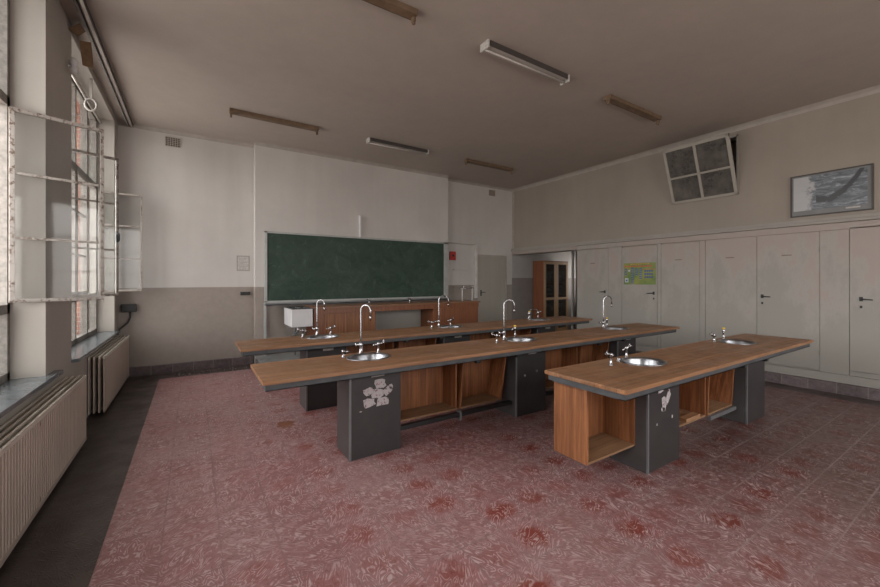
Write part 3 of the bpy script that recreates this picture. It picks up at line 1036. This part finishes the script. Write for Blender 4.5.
# ------------------------------------------------------------------ wooden cabinet in the alcove
ca = thing('display_cabinet', 'tall wooden cabinet with two glazed doors standing in the alcove', 'cabinet', (8.48, 7.66, 0))
CW, CD, CH = 1.05, 0.40, 2.13
b = MB()
b.box(0, 0.03, 0.0, CD, 0.0, CH).box(CW - 0.03, CW, 0.0, CD, 0, CH).box(0.03, CW - 0.03, CD - 0.02, CD, 0, CH)
b.box(0.03, CW - 0.03, 0.02, CD - 0.02, 0, 0.10).box(-0.01, CW + 0.01, -0.01, CD, CH, CH + 0.03)
b.build('carcass', M['cabinet_red'], ca)
for z in (0.45, 0.80, 1.15, 1.50, 1.83):
    MB().box(0.03, CW - 0.03, 0.04, CD - 0.02, z, z + 0.022).build('shelf', M['cabinet_pine'], ca)
for (xa, xb) in ((0.0, CW / 2 - 0.003), (CW / 2 + 0.003, CW)):
    d = MB()
    s = 0.085
    d.box(xa, xa + s, -0.025, -0.002, 0.08, CH, 0.003).box(xb - s, xb, -0.025, -0.002, 0.08, CH, 0.003)
    for (za, zb) in ((0.08, 0.18), (1.02, 1.09), (CH - 0.07, CH)):
        d.box(xa + s, xb - s, -0.025, -0.002, za, zb)
    do = d.build('cabinet_door', M['cabinet_pine'], ca)
    MB().box(xa + s - 0.004, xb - s + 0.004, -0.015, -0.011, 0.17, CH - 0.06).build('glass_pane', M['cabinet_glass'], do)
# things stacked on the shelves: ledgers lying flat
idx = 0
for z in (0.822, 1.172, 1.522):
    for c in range(2):
        hh = 0.0
        for k in range(6):
            t = random.choice((0.035, 0.045, 0.05))
            w_ = random.uniform(0.26, 0.32)
            x = 8.55 + 0.11 + c * 0.50
            o = MB().box(0, w_, 0, 0.22, 0, t, 0.003).build('ledger', simple('ledger_cover', random.choice(((0.28, 0.26, 0.24), (0.13, 0.12, 0.12), (0.22, 0.20, 0.19), (0.34, 0.33, 0.31))), 0.7), None, (x - 0.07, 7.75, z + 0.002 + hh))
            place = {0.822: 'second', 1.172: 'third', 1.522: 'fourth'}[z]
            tag(o, 'ledger lying in the %s stack on the %s shelf up of the alcove cabinet' % ('left' if c == 0 else 'right', place), 'book', 'ledgers lying on the cabinet shelves')
            hh += t + 0.0005

# ------------------------------------------------------------------ fanlight in the right wall
fw = struct(bpy.data.objects.new('window_4', None))
COL.objects.link(fw)
fw.location = (XR - 0.005, (HY0 + HY1) / 2, HZ0)
b = MB()
hw = (HY1 - HY0) / 2
hh = HZ1 - HZ0
b.box(0.0, 0.20, -hw, -hw + 0.03, 0, hh).box(0.0, 0.20, hw - 0.03, hw, 0, hh).box(0, 0.2, -hw, hw, hh - 0.03, hh).box(0, 0.2, -hw, hw, 0, 0.02)
b.build('window_frame', M['panel'], fw)
tl = bpy.data.objects.new('tilted_sash', None)
COL.objects.link(tl)
tl.parent = fw
tl.location = (-0.01, 0, 0.0)
tl.rotation_euler = (0, -math.radians(21.5), 0)
f = MB()
SH = 1.015
t = 0.02
f.box(-t, t, -hw, -hw + 0.045, 0, SH, 0.003).box(-t, t, hw - 0.045, hw, 0, SH, 0.003).box(-t, t, -hw, hw, 0, 0.045, 0.003).box(-t, t, -hw, hw, SH - 0.045, SH, 0.003)
f.box(-t, t, -0.02, 0.02, 0.04, SH - 0.04).box(-t, t, -hw + 0.04, hw - 0.04, SH * 0.47 - 0.016, SH * 0.47 + 0.016)
f.build('sash_frame', M['door'], tl)
MB().box(-0.003, 0.003, -hw + 0.03, hw - 0.03, 0.03, SH - 0.03).build('glass_pane', M['dark_glass'], tl)
st = MB()
st.tube([(0.05, -hw + 0.035, hh * 0.55), (-0.22, -hw + 0.02, hh * 0.62)], 0.007, 6)
st.build('stay_bar', M['black'], fw)

# ------------------------------------------------------------------ framed picture and poster
pc = thing('framed_picture', 'framed faded blue-grey sea print hung high on the right wall', 'picture', (XR, 1.595, 2.86))
PW, PH = 0.425, 0.31
R_ = MB()
R_.box(-0.028, 0, -PW, -PW + 0.016, -PH, PH).box(-0.028, 0, PW - 0.016, PW, -PH, PH).box(-0.028, 0, -PW + 0.016, PW - 0.016, -PH, -PH + 0.016).box(-0.028, 0, -PW + 0.016, PW - 0.016, PH - 0.016, PH)
R_.build('picture_frame', M['lamp_dark'], pc)
MB().box(-0.014, -0.004, -PW + 0.014, PW - 0.014, -PH + 0.014, PH - 0.014).build('mount', simple('picture_mount', (0.17, 0.175, 0.18), 0.5), pc)
MB().box(-0.017, -0.0145, -PW + 0.055, PW - 0.035, -PH + 0.085, PH - 0.035).build('print', M['picture'], pc)
MB().box(-0.018, -0.0145, -PW + 0.12, -PW + 0.26, -PH + 0.05, -PH + 0.07).build('caption_strip', M['paper'], pc)

po = thing('wall_poster', 'green and yellow poster with blue picture blocks on the closet door', 'poster', (XP, 4.375, 1.72))
po.scale = (1, 1, 0.9)
m = NM('poster_green')
m.color(m.ramp(m.noise(3, 4, 0.6), [(0.35, (0.10, 0.19, 0.045)), (0.65, (0.26, 0.28, 0.06))]))
m.rough(0.4)
MB().box(-0.004, 0, -0.335, 0.325, -0.235, 0.255).build('poster_sheet', m.m, po)
bl, rd, wh = MB(), MB(), MB()
rr = random.Random(3)
for (y, z0, z1) in ((0.28, -0.03, 0.13), (0.14, -0.22, 0.15), (0.055, -0.03, 0.13), (-0.035, -0.11, 0.13)):
    z = z1
    while z > z0:
        bl.box(-0.006, -0.004, y - 0.022, y + 0.022, z - 0.030, z)
        wh.box(-0.006, -0.004, y - 0.015, y + 0.015, z - 0.038, z - 0.032)
        z -= 0.042
for k in range(4):
    for j in range(3):
        bl.box(-0.006, -0.004, -0.13 - k * 0.045 - 0.018, -0.13 - k * 0.045 + 0.018, 0.09 - j * 0.07 - 0.04, 0.09 - j * 0.07)
wh.box(-0.006, -0.004, 0.225, 0.30, -0.19, -0.09)
wh.box(-0.006, -0.004, 0.19, 0.225, 0.06, 0.10)
bl.box(-0.0075, -0.006, 0.245, 0.28, -0.165, -0.125)
for k in range(13):
    y = 0.295 - k * 0.045
    rd.box(-0.006, -0.004, y - 0.017, y + 0.012, 0.165, 0.20 - 0.01 * (k % 2))
rd.box(-0.006, -0.004, -0.33, -0.08, 0.105, 0.115)
yl = MB()
for k in range(8):
    yl.box(-0.006, -0.004, 0.16 - k * 0.05 - 0.02, 0.16 - k * 0.05 + 0.012, 0.222, 0.24)
bl.build('picture_blocks', simple('poster_blue', (0.06, 0.09, 0.26), 0.4), po)
wh.build('caption_blocks', simple('poster_white', (0.5, 0.52, 0.6), 0.4), po)
rd.build('headline', simple('poster_red', (0.55, 0.07, 0.05), 0.4), po)
yl.build('title_line', simple('poster_orange', (0.65, 0.32, 0.05), 0.4), po)

# ------------------------------------------------------------------ ceiling lamps


def lamp(x0, x1, y, white, label):
    L = x1 - x0
    o = thing('fluorescent_fitting', label, 'ceiling light', ((x0 + x1) / 2, y, CZ), 0, 'tube light fittings on the ceiling')
    if white:
        MB().box(-L / 2, L / 2, -0.055, 0.055, -0.045, 0.0, 0.004).build('housing', M['lamp_dark'], o)
        b = MB()
        v = [(-L / 2 + 0.03, -0.065, -0.048), (L / 2 - 0.03, -0.065, -0.048), (L / 2 - 0.03, 0.065, -0.048), (-L / 2 + 0.03, 0.065, -0.048)]
        b.box(-L / 2 + 0.03, L / 2 - 0.03, -0.062, 0.062, -0.062, -0.046, 0.005)
        b.build('reflector', M['lamp_white'], o)
        for s in (-1, 1):
            MB().box(s * (L / 2) - 0.012, s * (L / 2) + 0.012, -0.068, 0.068, -0.085, 0.0, 0.006).build('end_cap', M['paper'], o)
        MB().tube([(-L / 2 + 0.012, 0.0, -0.079), (L / 2 - 0.012, 0.0, -0.079)], 0.013, 10).build('tube', M['lamp_white'], o)
        MB().box(-L / 2 + 0.03, L / 2 - 0.03, -0.064, -0.060, -0.062, -0.0).build('reflector_edge', M['lamp_dark'], o)
    else:
        MB().box(-L / 2, L / 2, -0.050, 0.050, -0.055, 0.0, 0.004).build('batten', M['batten'], o)
        MB().box(-L / 2 + 0.01, L / 2 - 0.01, 0.050, 0.055, -0.056, -0.0).build('batten_edge', M['lamp_dark'], o)
        for s in (-1, 1):
            b = MB()
            b.box(s * (L / 2 - 0.02) - 0.014, s * (L / 2 - 0.02) + 0.014, -0.025, 0.025, -0.105, -0.055, 0.006)
            b.lathe([(0.012, 0), (0.018, 0.005), (0.018, 0.02), (0.012, 0.025)], (s * (L / 2 - 0.02), 0, -0.125), 12)
            b.build('tube_holder', M['batten'], o)
    return o


L2, L1 = 3.23, 6.57
lamp(0.44, 1.80, L2, False, 'bare brown light batten at the top edge of the picture, nearest the camera')
lamp(2.66, 3.97, L2, True, 'large white tube fitting with end caps near the ceiling centre')
lamp(4.86, 6.20, L2, False, 'bare brown light batten on the ceiling nearest the fanlight')
lamp(0.46, 1.78, L1, False, 'bare brown light batten on the ceiling nearest the air vent corner by the windows')
lamp(2.68, 3.92, L1, True, 'white tube fitting on the ceiling straight above the chalkboard')
lamp(4.88, 6.22, L1, False, 'bare brown light batten on the ceiling closest to the back right corner')

# ------------------------------------------------------------------ laboratory benches
TOP = 0.865


def basin(parent, x, y, r=0.20, sy=0.85):
    b = MB()
    # steel bowl with rim lying on the worktop, drain inside
    prof = [(r + 0.012, 0.0), (r + 0.014, 0.005), (r, 0.008), (r - 0.012, 0.003), (r - 0.022, -0.012)]
    prof += [(r - 0.03, -0.055), (r - 0.055, -0.105), (r - 0.11, -0.125), (0.03, -0.13)]
    n = 40
    rings = [[b.bm.verts.new((x + q * math.cos(2 * PI * k / n), y + sy * q * math.sin(2 * PI * k / n), TOP + z)) for k in range(n)] for (q, z) in prof]
    for A, B in zip(rings, rings[1:]):
        for k in range(n):
            f_ = b.bm.faces.new((A[k], A[(k + 1) % n], B[(k + 1) % n], B[k]))
            f_.smooth = True
    b.bm.faces.new(rings[-1])
    o = b.build('basin', M['basin'], parent)
    MB().lathe([(0.028, 0), (0.03, 0.004), (0.02, 0.006)], (x, y, TOP - 0.131), 16).build('drain', M['black'], o)
    return o


def faucet(parent, x, y, h=0.49, reach=0.12, ang=0.0, r=0.0095):
    """swan-neck tap"""
    R = Matrix.Translation((x, y, TOP)) @ Matrix.Rotation(ang, 4, 'Z')
    rad = reach / 2
    pts = [(0, 0, 0), (0, 0, h * 0.4), (0, 0, h - rad)] + arc(rad, h - rad, rad, PI, 0, 10)[1:] + [(reach, 0, h - rad - 0.07)]
    b = MB()
    b.tube([R @ Vector(p) for p in pts], r, 10)
    b.tube([R @ Vector((reach, 0, h - rad - 0.05)), R @ Vector((reach, 0, h - rad - 0.095))], [r * 1.25, r * 0.8], 10)
    o = b.build('faucet', M['chrome'], parent)
    b = MB()
    b.lathe([(0.026, 0.0), (0.026, 0.008), (0.017, 0.014), (0.017, 0.075), (0.02, 0.08), (0.02, 0.10), (0.012, 0.11)], (x, y, TOP), 16)
    b.build('faucet_base', M['chrome'], o)
    b = MB()
    p = R @ Vector((-0.06, 0.0, 0.085))
    b.tube([R @ Vector((0, 0, 0.088)), p], 0.009, 8)
    b.tube([p + Vector((0, 0, -0.022)), p + Vector((0, 0, 0.022))], 0.007, 8)
    b.tube([p + Vector((0, -0.022, 0)), p + Vector((0, 0.022, 0))], 0.007, 8)
    b.build('tap_handle', M['chrome'], o)
    return o


def tap(parent, x, y, ang=0.0, yellow=False, handles=1, h=0.095):
    """short bench tap with cross handle and hose nozzle"""
    R = Matrix.Translation((x, y, TOP)) @ Matrix.Rotation(ang, 4, 'Z')
    b = MB()
    b.lathe([(0.024, 0.0), (0.024, 0.006), (0.013, 0.012), (0.012, h * 0.75), (0.019, h * 0.8), (0.02, h), (0.012, h + 0.012)], (x, y, TOP), 14, 0.8, 0.8)
    # nozzle
    b.tube([R @ Vector((0, 0, h * 0.85)), R @ Vector((-0.04, 0, h * 0.9)), R @ Vector((-0.055, 0, h * 0.75))], [0.010, 0.009, 0.006], 8)
    o = b.build('gas_tap', M['chrome'], parent)
    if handles:
        b = MB()
        c = Vector((0.055, 0, h + 0.01))
        b.tube([R @ Vector((0, 0, h * 0.9)), R @ c], 0.008, 8)
        for v in (Vector((0, 0.026, 0)), Vector((0, 0, 0.026))):
            b.tube([R @ (c - v), R @ (c + v)], 0.0065, 8)
        b.tube([R @ (c - Vector((0.006, 0, 0))), R @ (c + Vector((0.016, 0, 0)))], [0.012, 0.010], 10)
        b.build('tap_handle', M['chrome'], o)
    if yellow:
        MB().lathe([(0.010, 0), (0.017, 0.004), (0.017, 0.018), (0.008, 0.024)], (x, y, TOP + h + 0.010), 14).build('tap_knob', M['yellow'], o)
    return o


def pedestal(parent, xa, xb, ya, yb, plate=True, fast=False):
    b = MB()
    b.box(xa, xb, ya, yb, 0.0, 0.785, 0.002)
    o = b.build('pedestal', M['ped'], parent)
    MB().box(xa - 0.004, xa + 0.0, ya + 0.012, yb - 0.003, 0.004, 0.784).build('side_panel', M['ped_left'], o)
    MB().box(xa - 0.007, xa + 0.012, ya - 0.007, ya + 0.010, 0.0, 0.785, 0.002).build('corner_strip', M['strip'], o)
    for (fx, fz) in (((0.28, 0.47), (0.68, 0.50)) if fast else ()):
        s = MB().lathe([(0.016, 0), (0.016, 0.004), (0.010, 0.008)], (0, 0, 0), 14).build('fastener', M['strip'], o)
        s.matrix_local = Matrix.Translation((xa + fx * (xb - xa), ya, fz)) @ Matrix.Rotation(PI / 2, 4, 'X')
    if plate:
        MB().box(xa + 0.20, xa + 0.33, ya - 0.006, ya, 0.715, 0.757, 0.002).build('label_plate', M['tag'], o)
    return o


def cubby(parent, xa, xb, ya, yb, zb, shear_l=0.0, shear_r=0.0, board=False):
    """open-fronted shelf box hung under the worktop; shear leans a side outwards at the top"""
    zt = 0.785
    t = 0.018
    o = bpy.data.objects.new('cubby', None)
    COL.objects.link(o)
    o.parent = parent
    b = MB()
    b.hexa([(xa, ya, zb), (xa + t, ya, zb), (xa + t, yb, zb), (xa, yb, zb), (xa + shear_l, ya, zt), (xa + t + shear_l, ya, zt), (xa + t + shear_l, yb, zt), (xa + shear_l, yb, zt)])
    b.build('side_panel', M['cubby'], o)
    b = MB()
    b.hexa([(xb - t, ya, zb), (xb, ya, zb), (xb, yb, zb), (xb - t, yb, zb), (xb - t + shear_r, ya, zt), (xb + shear_r, ya, zt), (xb + shear_r, yb, zt), (xb - t + shear_r, yb, zt)])
    b.build('side_panel', M['cubby'], o)
    b = MB()
    b.hexa([(xa + t, yb - t, zb + t), (xb - t, yb - t, zb + t), (xb - t, yb, zb + t), (xa + t, yb, zb + t),
            (xa + t + shear_l, yb - t, zt), (xb - t + shear_r, yb - t, zt), (xb - t + shear_r, yb, zt), (xa + t + shear_l, yb, zt)])
    b.build('back_panel', M['cubby'], o)
    MB().box(xa + t, xb - t, ya, yb, zb, zb + t).build('bottom_board', M['cubby_floor'], o)
    if board:
        MB().box(xb - 0.40, xb - 0.12, ya + 0.0, ya + 0.07, zb + t, zb + t + 0.03).build('loose_batten', M['edge'], o)
    return o


def bench(label, x0, x1, yf, peds, end_cubby=None, loose=False):
    root = thing('laboratory_bench', label, 'lab bench', (0, 0, 0), 0, 'laboratory benches with wooden tops')
    W = 0.70
    yb = yf + W
    # worktop with real openings for the basins
    w = MB()
    w.box(x0, x1, yf, yb, TOP - 0.030, TOP, 0.004)
    top = w.build('worktop', M['worktop'], root)
    for (pa, pb) in peds:
        cx, cy = (pa + pb) / 2, yf + 0.445
        cutter = MB().lathe([(0.187, -0.3), (0.187, 0.3)], (cx, cy, TOP), 40, 1.0, 0.85, False).build('cutter', M['edge'])
        mod = top.modifiers.new('hole', 'BOOLEAN')
        mod.operation = 'DIFFERENCE'
        mod.solver = 'EXACT'
        mod.object = cutter
        dg = bpy.context.evaluated_depsgraph_get()
        dg.update()
        me = bpy.data.meshes.new_from_object(top.evaluated_get(dg))
        top.modifiers.clear()
        top.data = me
        bpy.data.objects.remove(cutter)
    # steel apron frame under the top
    a = MB()
    ya, yc = yf + 0.022, yb - 0.022
    xa, xb = x0 + 0.022, x1 - 0.06
    a.box(xa, xb, ya, ya + 0.012, 0.786, TOP - 0.031).box(xa, xb, yc - 0.012, yc, 0.786, TOP - 0.031)
    a.box(xa, xa + 0.012, ya + 0.0125, yc - 0.0125, 0.786, TOP - 0.031).box(xb - 0.012, xb, ya + 0.0125, yc - 0.0125, 0.786, TOP - 0.031)
    a.box(xa, xb, ya, ya + 0.045, 0.786, 0.792).box(xa, xb, yc - 0.045, yc, 0.786, 0.792)
    a.build('apron_frame', M['steel'], root)
    # small steel clips hanging from the apron
    for (pa, pb) in peds[:-1]:
        for q in (0.75, 1.30):
            MB().box(pb + q - 0.02, pb + q + 0.03, ya + 0.0, ya + 0.04, 0.762, 0.786, 0.003).build('clip', M['black'], root)
    py0, py1 = yf + 0.262, yf + 0.605
    for i, (pa, pb) in enumerate(peds):
        p = pedestal(root, pa, pb, py0, py1, True, i == 1 and not loose)
        basin(root, (pa + pb) / 2, yf + 0.445)
    for i in range(len(peds) - 1):
        a_, b_ = peds[i][1], peds[i + 1][0]
        L = b_ - a_
        cubby(root, a_ + 0.02, a_ + L * 0.475, py0 + 0.08, py1 + 0.0, 0.215, 0.0, 0.0, loose and i == 0)
        cubby(root, a_ + L * 0.50, b_ - 0.155, py0 + 0.08, py1 + 0.0, 0.215, 0.05, 0.09)
        # foot rail
        r = MB()
        if loose:
            r.box(a_ + L * 0.50, b_ - 0.13, py0 + 0.05, py0 + 0.075, 0.175, 0.212)
            r.build('foot_rail', M['strip'], root)
        else:
            r.box(a_, b_ - 0.05, py0 + 0.02, py0 + 0.075, 0.155, 0.195, 0.004)
            ro = r.build('foot_rail', M['black'], root)
            MB().box(a_ + L * 0.47, a_ + L * 0.485, py0 + 0.012, py0 + 0.082, 0.12, 0.215).build('rail_strap', M['strip'], ro)
    if end_cubby:
        cubby(root, end_cubby[0], end_cubby[1], py0 + 0.10, py1 + 0.07, 0.20)
    return root


PA = (1.16, 1.66)
PB = (3.16, 3.655)
PC = (5.16, 5.63)
benchA = bench('long brown-topped bench standing farthest back, right before the podium', 0.42, 6.36, 4.54, [PA, PB, PC])
benchB = bench('middle long bench, its first charcoal pedestal covered in a cluster of torn stickers', 0.42, 6.40, 3.005, [PA, PB, PC])
benchC = bench('shorter bench nearest the camera on the right, with the open wooden cubby at its end', 2.41, 6.40, 1.465, [(3.15, 3.67), (5.155, 5.68)], (2.495, 3.14), True)

# fixtures of bench B
faucet(benchB, 1.41, 3.645, 0.485, 0.11, -0.95)
tap(benchB, 1.20, 3.56, PI, handles=0, h=0.06)
tap(benchB, 1.575, 3.595, -0.2)
faucet(benchB, 3.22, 3.54, 0.49, 0.13, -0.45)
tap(benchB, 2.98, 3.40, PI - 0.3)
tap(benchB, 3.50, 3.64, 0.0, True, handles=0, h=0.12)
faucet(benchB, 5.26, 3.56, 0.49, 0.15, -0.3)
tap(benchB, 5.50, 3.66, 0, True, handles=0, h=0.11)
# bench A
faucet(benchA, 1.39, 5.18, 0.47, 0.10, -0.7)
tap(benchA, 1.18, 5.08, PI)
tap(benchA, 1.56, 5.15, 0.0)
faucet(benchA, 3.24, 5.06, 0.49, 0.15, -0.45)
tap(benchA, 3.06, 4.98, PI)
tap(benchA, 3.50, 5.12, 0.0)
tap(benchA, 5.17, 5.03, PI, handles=0, h=0.13)
tap(benchA, 5.33, 5.15, 0.0, True, handles=0, h=0.12)
tap(benchA, 5.55, 5.15, 0.0, handles=1, h=0.12)
MB().tube([(5.17, 5.03, TOP + 0.13), (5.20, 5.05, TOP + 0.175), (5.33, 5.13, TOP + 0.18), (5.50, 5.14, TOP + 0.175), (5.55, 5.15, TOP + 0.12)], 0.008).build('bridge_pipe', M['chrome'], benchA)
# bench C
tap(benchC, 3.03, 1.98, PI)
tap(benchC, 3.235, 2.04, PI, handles=0, h=0.02)
tap(benchC, 3.46, 2.10, 0.0)
tap(benchC, 5.20, 2.06, PI, h=0.085)
tap(benchC, 5.56, 2.10, 0.4, True, handles=0, h=0.11)


def stickers(parent, x, y, z, spots):
    for (dx, dz, w_, h_, rot) in spots:
        b = MB()
        n_ = 11
        rs = [random.uniform(0.78, 1.1) for _ in range(n_)]
        pts = []
        for k in range(n_):
            a = 2 * PI * k / n_
            u, v = math.cos(a), math.sin(a)
            q = 1.0 / max(abs(u), abs(v)) * 0.5 * rs[k]
            u, v = u * q * w_, v * q * h_
            pts.append((x + dx + u * math.cos(rot) - v * math.sin(rot), z + dz + u * math.sin(rot) + v * math.cos(rot)))
        b.prism(pts, y - 0.003, y - 0.001)
        b.build('sticker_remnant', M['sticker'], parent)


pedB1 = [o for o in benchB.children if o.name.startswith('pedestal')][0]
stickers(pedB1, 1.425, 3.267, 0.53, [(0.025, 0.115, 0.11, 0.085, 0.1), (-0.09, 0.06, 0.10, 0.075, 0.35), (0.0, 0.03, 0.12, 0.08, -0.1), (0.10, 0.04, 0.10, 0.08, 0.5),
                                   (-0.085, -0.045, 0.12, 0.085, 0.15), (0.045, -0.05, 0.12, 0.085, -0.1), (0.135, 0.075, 0.035, 0.05, 0.2), (-0.165, -0.11, 0.02, 0.01, 0)])
pedC1 = [o for o in benchC.children if o.name.startswith('pedestal')][0]
stickers(pedC1, 3.37, 1.727, 0.60, [(-0.02, 0.075, 0.09, 0.07, 0.1), (0.03, -0.06, 0.065, 0.13, 0.15), (0.10, -0.02, 0.055, 0.13, -0.55), (0.02, -0.11, 0.06, 0.035, 0.0),
                                  (-0.08, -0.22, 0.014, 0.018, 0), (0.17, -0.20, 0.016, 0.03, 0)])

# ------------------------------------------------------------------ teacher desk
TZ = 1.105
td = thing('teacher_desk', 'long brown panelled teacher desk on the podium before the chalkboard', 'desk', (1.83, 7.10, 0.172))
z0 = -0.172
dz = TZ + z0
LX = 5.66 - 1.83
MB().box(0, LX + 0.04, -0.02, 0.62, dz - 0.032, dz, 0.004).build('desk_top', M['desk_top'], td)
# apron board right below the top
MB().box(0.02, LX, 0.0, 0.02, dz - 0.13, dz - 0.034).build('apron_board', M['desk'], td)
c = MB()
c.box(0.10, 1.23, 0.022, 0.58, 0.0, dz - 0.034)
c.build('left_cupboard', M['desk'], td)
MB().box(0.22, 1.21, 0.008, 0.021, 0.05, dz - 0.135, 0.003).build('front_panel', M['cubby'], td)
MB().box(0.02, 0.10, 0.022, 0.58, 0.0, dz - 0.034).build('corner_post', M['cabinet_red'], td)
c = MB()
c.box(2.58, LX, 0.022, 0.58, 0.0, dz - 0.034)
c.build('right_cupboard', M['desk'], td)
MB().box(2.72, LX - 0.03, 0.008, 0.021, 0.05, dz - 0.135, 0.003).build('front_panel', M['desk'], td)
MB().box(1.23, 2.58, 0.565, 0.58, 0.02, dz - 0.034).build('modesty_board', M['panel'], td)
# fixtures on the desk
for (x, y) in ((1.21, 0.30), (2.15, 0.30)):
    b = MB()
    b.lathe([(0.022, 0), (0.022, 0.006), (0.011, 0.012), (0.011, 0.085), (0.018, 0.09), (0.018, 0.105), (0.008, 0.115)], (x, y, dz), 14)
    b.tube([(x, y, dz + 0.095), (x - 0.07, y, dz + 0.10), (x - 0.085, y, dz + 0.085)], 0.008, 8)
    b.build('gas_tap', M['chrome'], td)
sk = thing('hanging_sink', 'white box sink fixed to the left end of the teacher desk', 'sink', (1.455, 7.06, 0.765))
b = MB()
W_, D_, H_ = 0.36, 0.66, 0.315
b.box(0, W_, 0, 0.025, 0, H_, 0.004).box(0, W_, D_ - 0.025, D_, 0, H_, 0.004).box(0, 0.025, 0.025, D_ - 0.025, 0, H_, 0.004).box(W_ - 0.025, W_, 0.025, D_ - 0.025, 0, H_, 0.004)
b.box(0.02, W_ - 0.02, 0.02, D_ - 0.02, 0.0, 0.03)
b.build('sink_body', M['white'], sk)
b = MB()
b.box(-0.005, W_ + 0.005, -0.005, 0.02, H_, H_ + 0.014).box(-0.005, W_ + 0.005, D_ - 0.02, D_ + 0.005, H_, H_ + 0.014).box(-0.005, 0.02, 0, D_, H_, H_ + 0.014).box(W_ - 0.02, W_ + 0.005, 0, D_, H_, H_ + 0.014)
b.build('sink_rim', M['black'], sk)
b = MB()
for (x, y) in ((0.10, 0.18), (0.24, 0.22), (0.10, 0.45), (0.24, 0.47)):
    b.lathe([(0.075, 0), (0.085, 0.012), (0.06, 0.03), (0.02, 0.036)], (x, y, H_ - 0.02), 16)
b.build('enamel_lids', M['chrome'], sk)
b = MB()
b.tube([(W_ / 2, D_ / 2, 0.0), (W_ / 2, D_ / 2, -0.12), (W_ / 2, D_ - 0.05, -0.20), (W_ / 2, D_ + 0.20, -0.24)], 0.02)
b.tube([(W_ / 2, D_ / 2 + 0.25, 0.0), (W_ / 2, D_ / 2 + 0.25, -0.592)], 0.012)
b.build('waste_pipe', M['strip'], sk)

tr = thing('tap_stand', 'chrome two-legged tap stand on the right end of the teacher desk', 'tap stand', (5.53, 7.40, TZ + 0.001))
b = MB()
for x in (-0.13, 0.17):
    b.tube([(x, 0, 0), (x, 0, 0.295)], 0.012, 10)
    b.lathe([(0.026, 0), (0.026, 0.006), (0.014, 0.012)], (x, 0, 0), 14)
b.build('leg', M['lamp_pale'], tr)
b = MB()
b.tube([(-0.20, 0, 0.295), (0.24, 0, 0.295)], 0.012, 10)
b.build('crossbar', M['chrome'], tr)
for x in (-0.09, 0.03, 0.14):
    b = MB()
    b.tube([(x, 0, 0.295), (x, 0, 0.345)], 0.009, 8)
    b.tube([(x - 0.024, 0, 0.347), (x + 0.024, 0, 0.347)], 0.008, 8)
    b.tube([(x, -0.024, 0.347), (x, 0.024, 0.347)], 0.008, 8)
    b.build('valve_knob', M['chrome'], tr)

# ------------------------------------------------------------------ litter on the floor
ch_ = MB()
rr = random.Random(11)
for k in range(130):
    x, y = (rr.uniform(-0.3, 0.93), rr.uniform(7.66, 8.0)) if k < 60 else (rr.uniform(0.5, 0.93), rr.uniform(5.5, 7.7))
    s = rr.uniform(0.004, 0.010)
    a = rr.uniform(0, PI)
    Rm = Matrix.Translation((x, y, 0)) @ Matrix.Rotation(a, 4, 'Z')
    ch_.box(-s, s, -s * 0.6, s * 0.6, 0.0, s * 0.6, 0, Rm)
tag(ch_.build('plaster_crumbs', M['chip']), 'pale crumbs of fallen plaster on the floor left of the podium edge', 'debris', None, 'stuff')
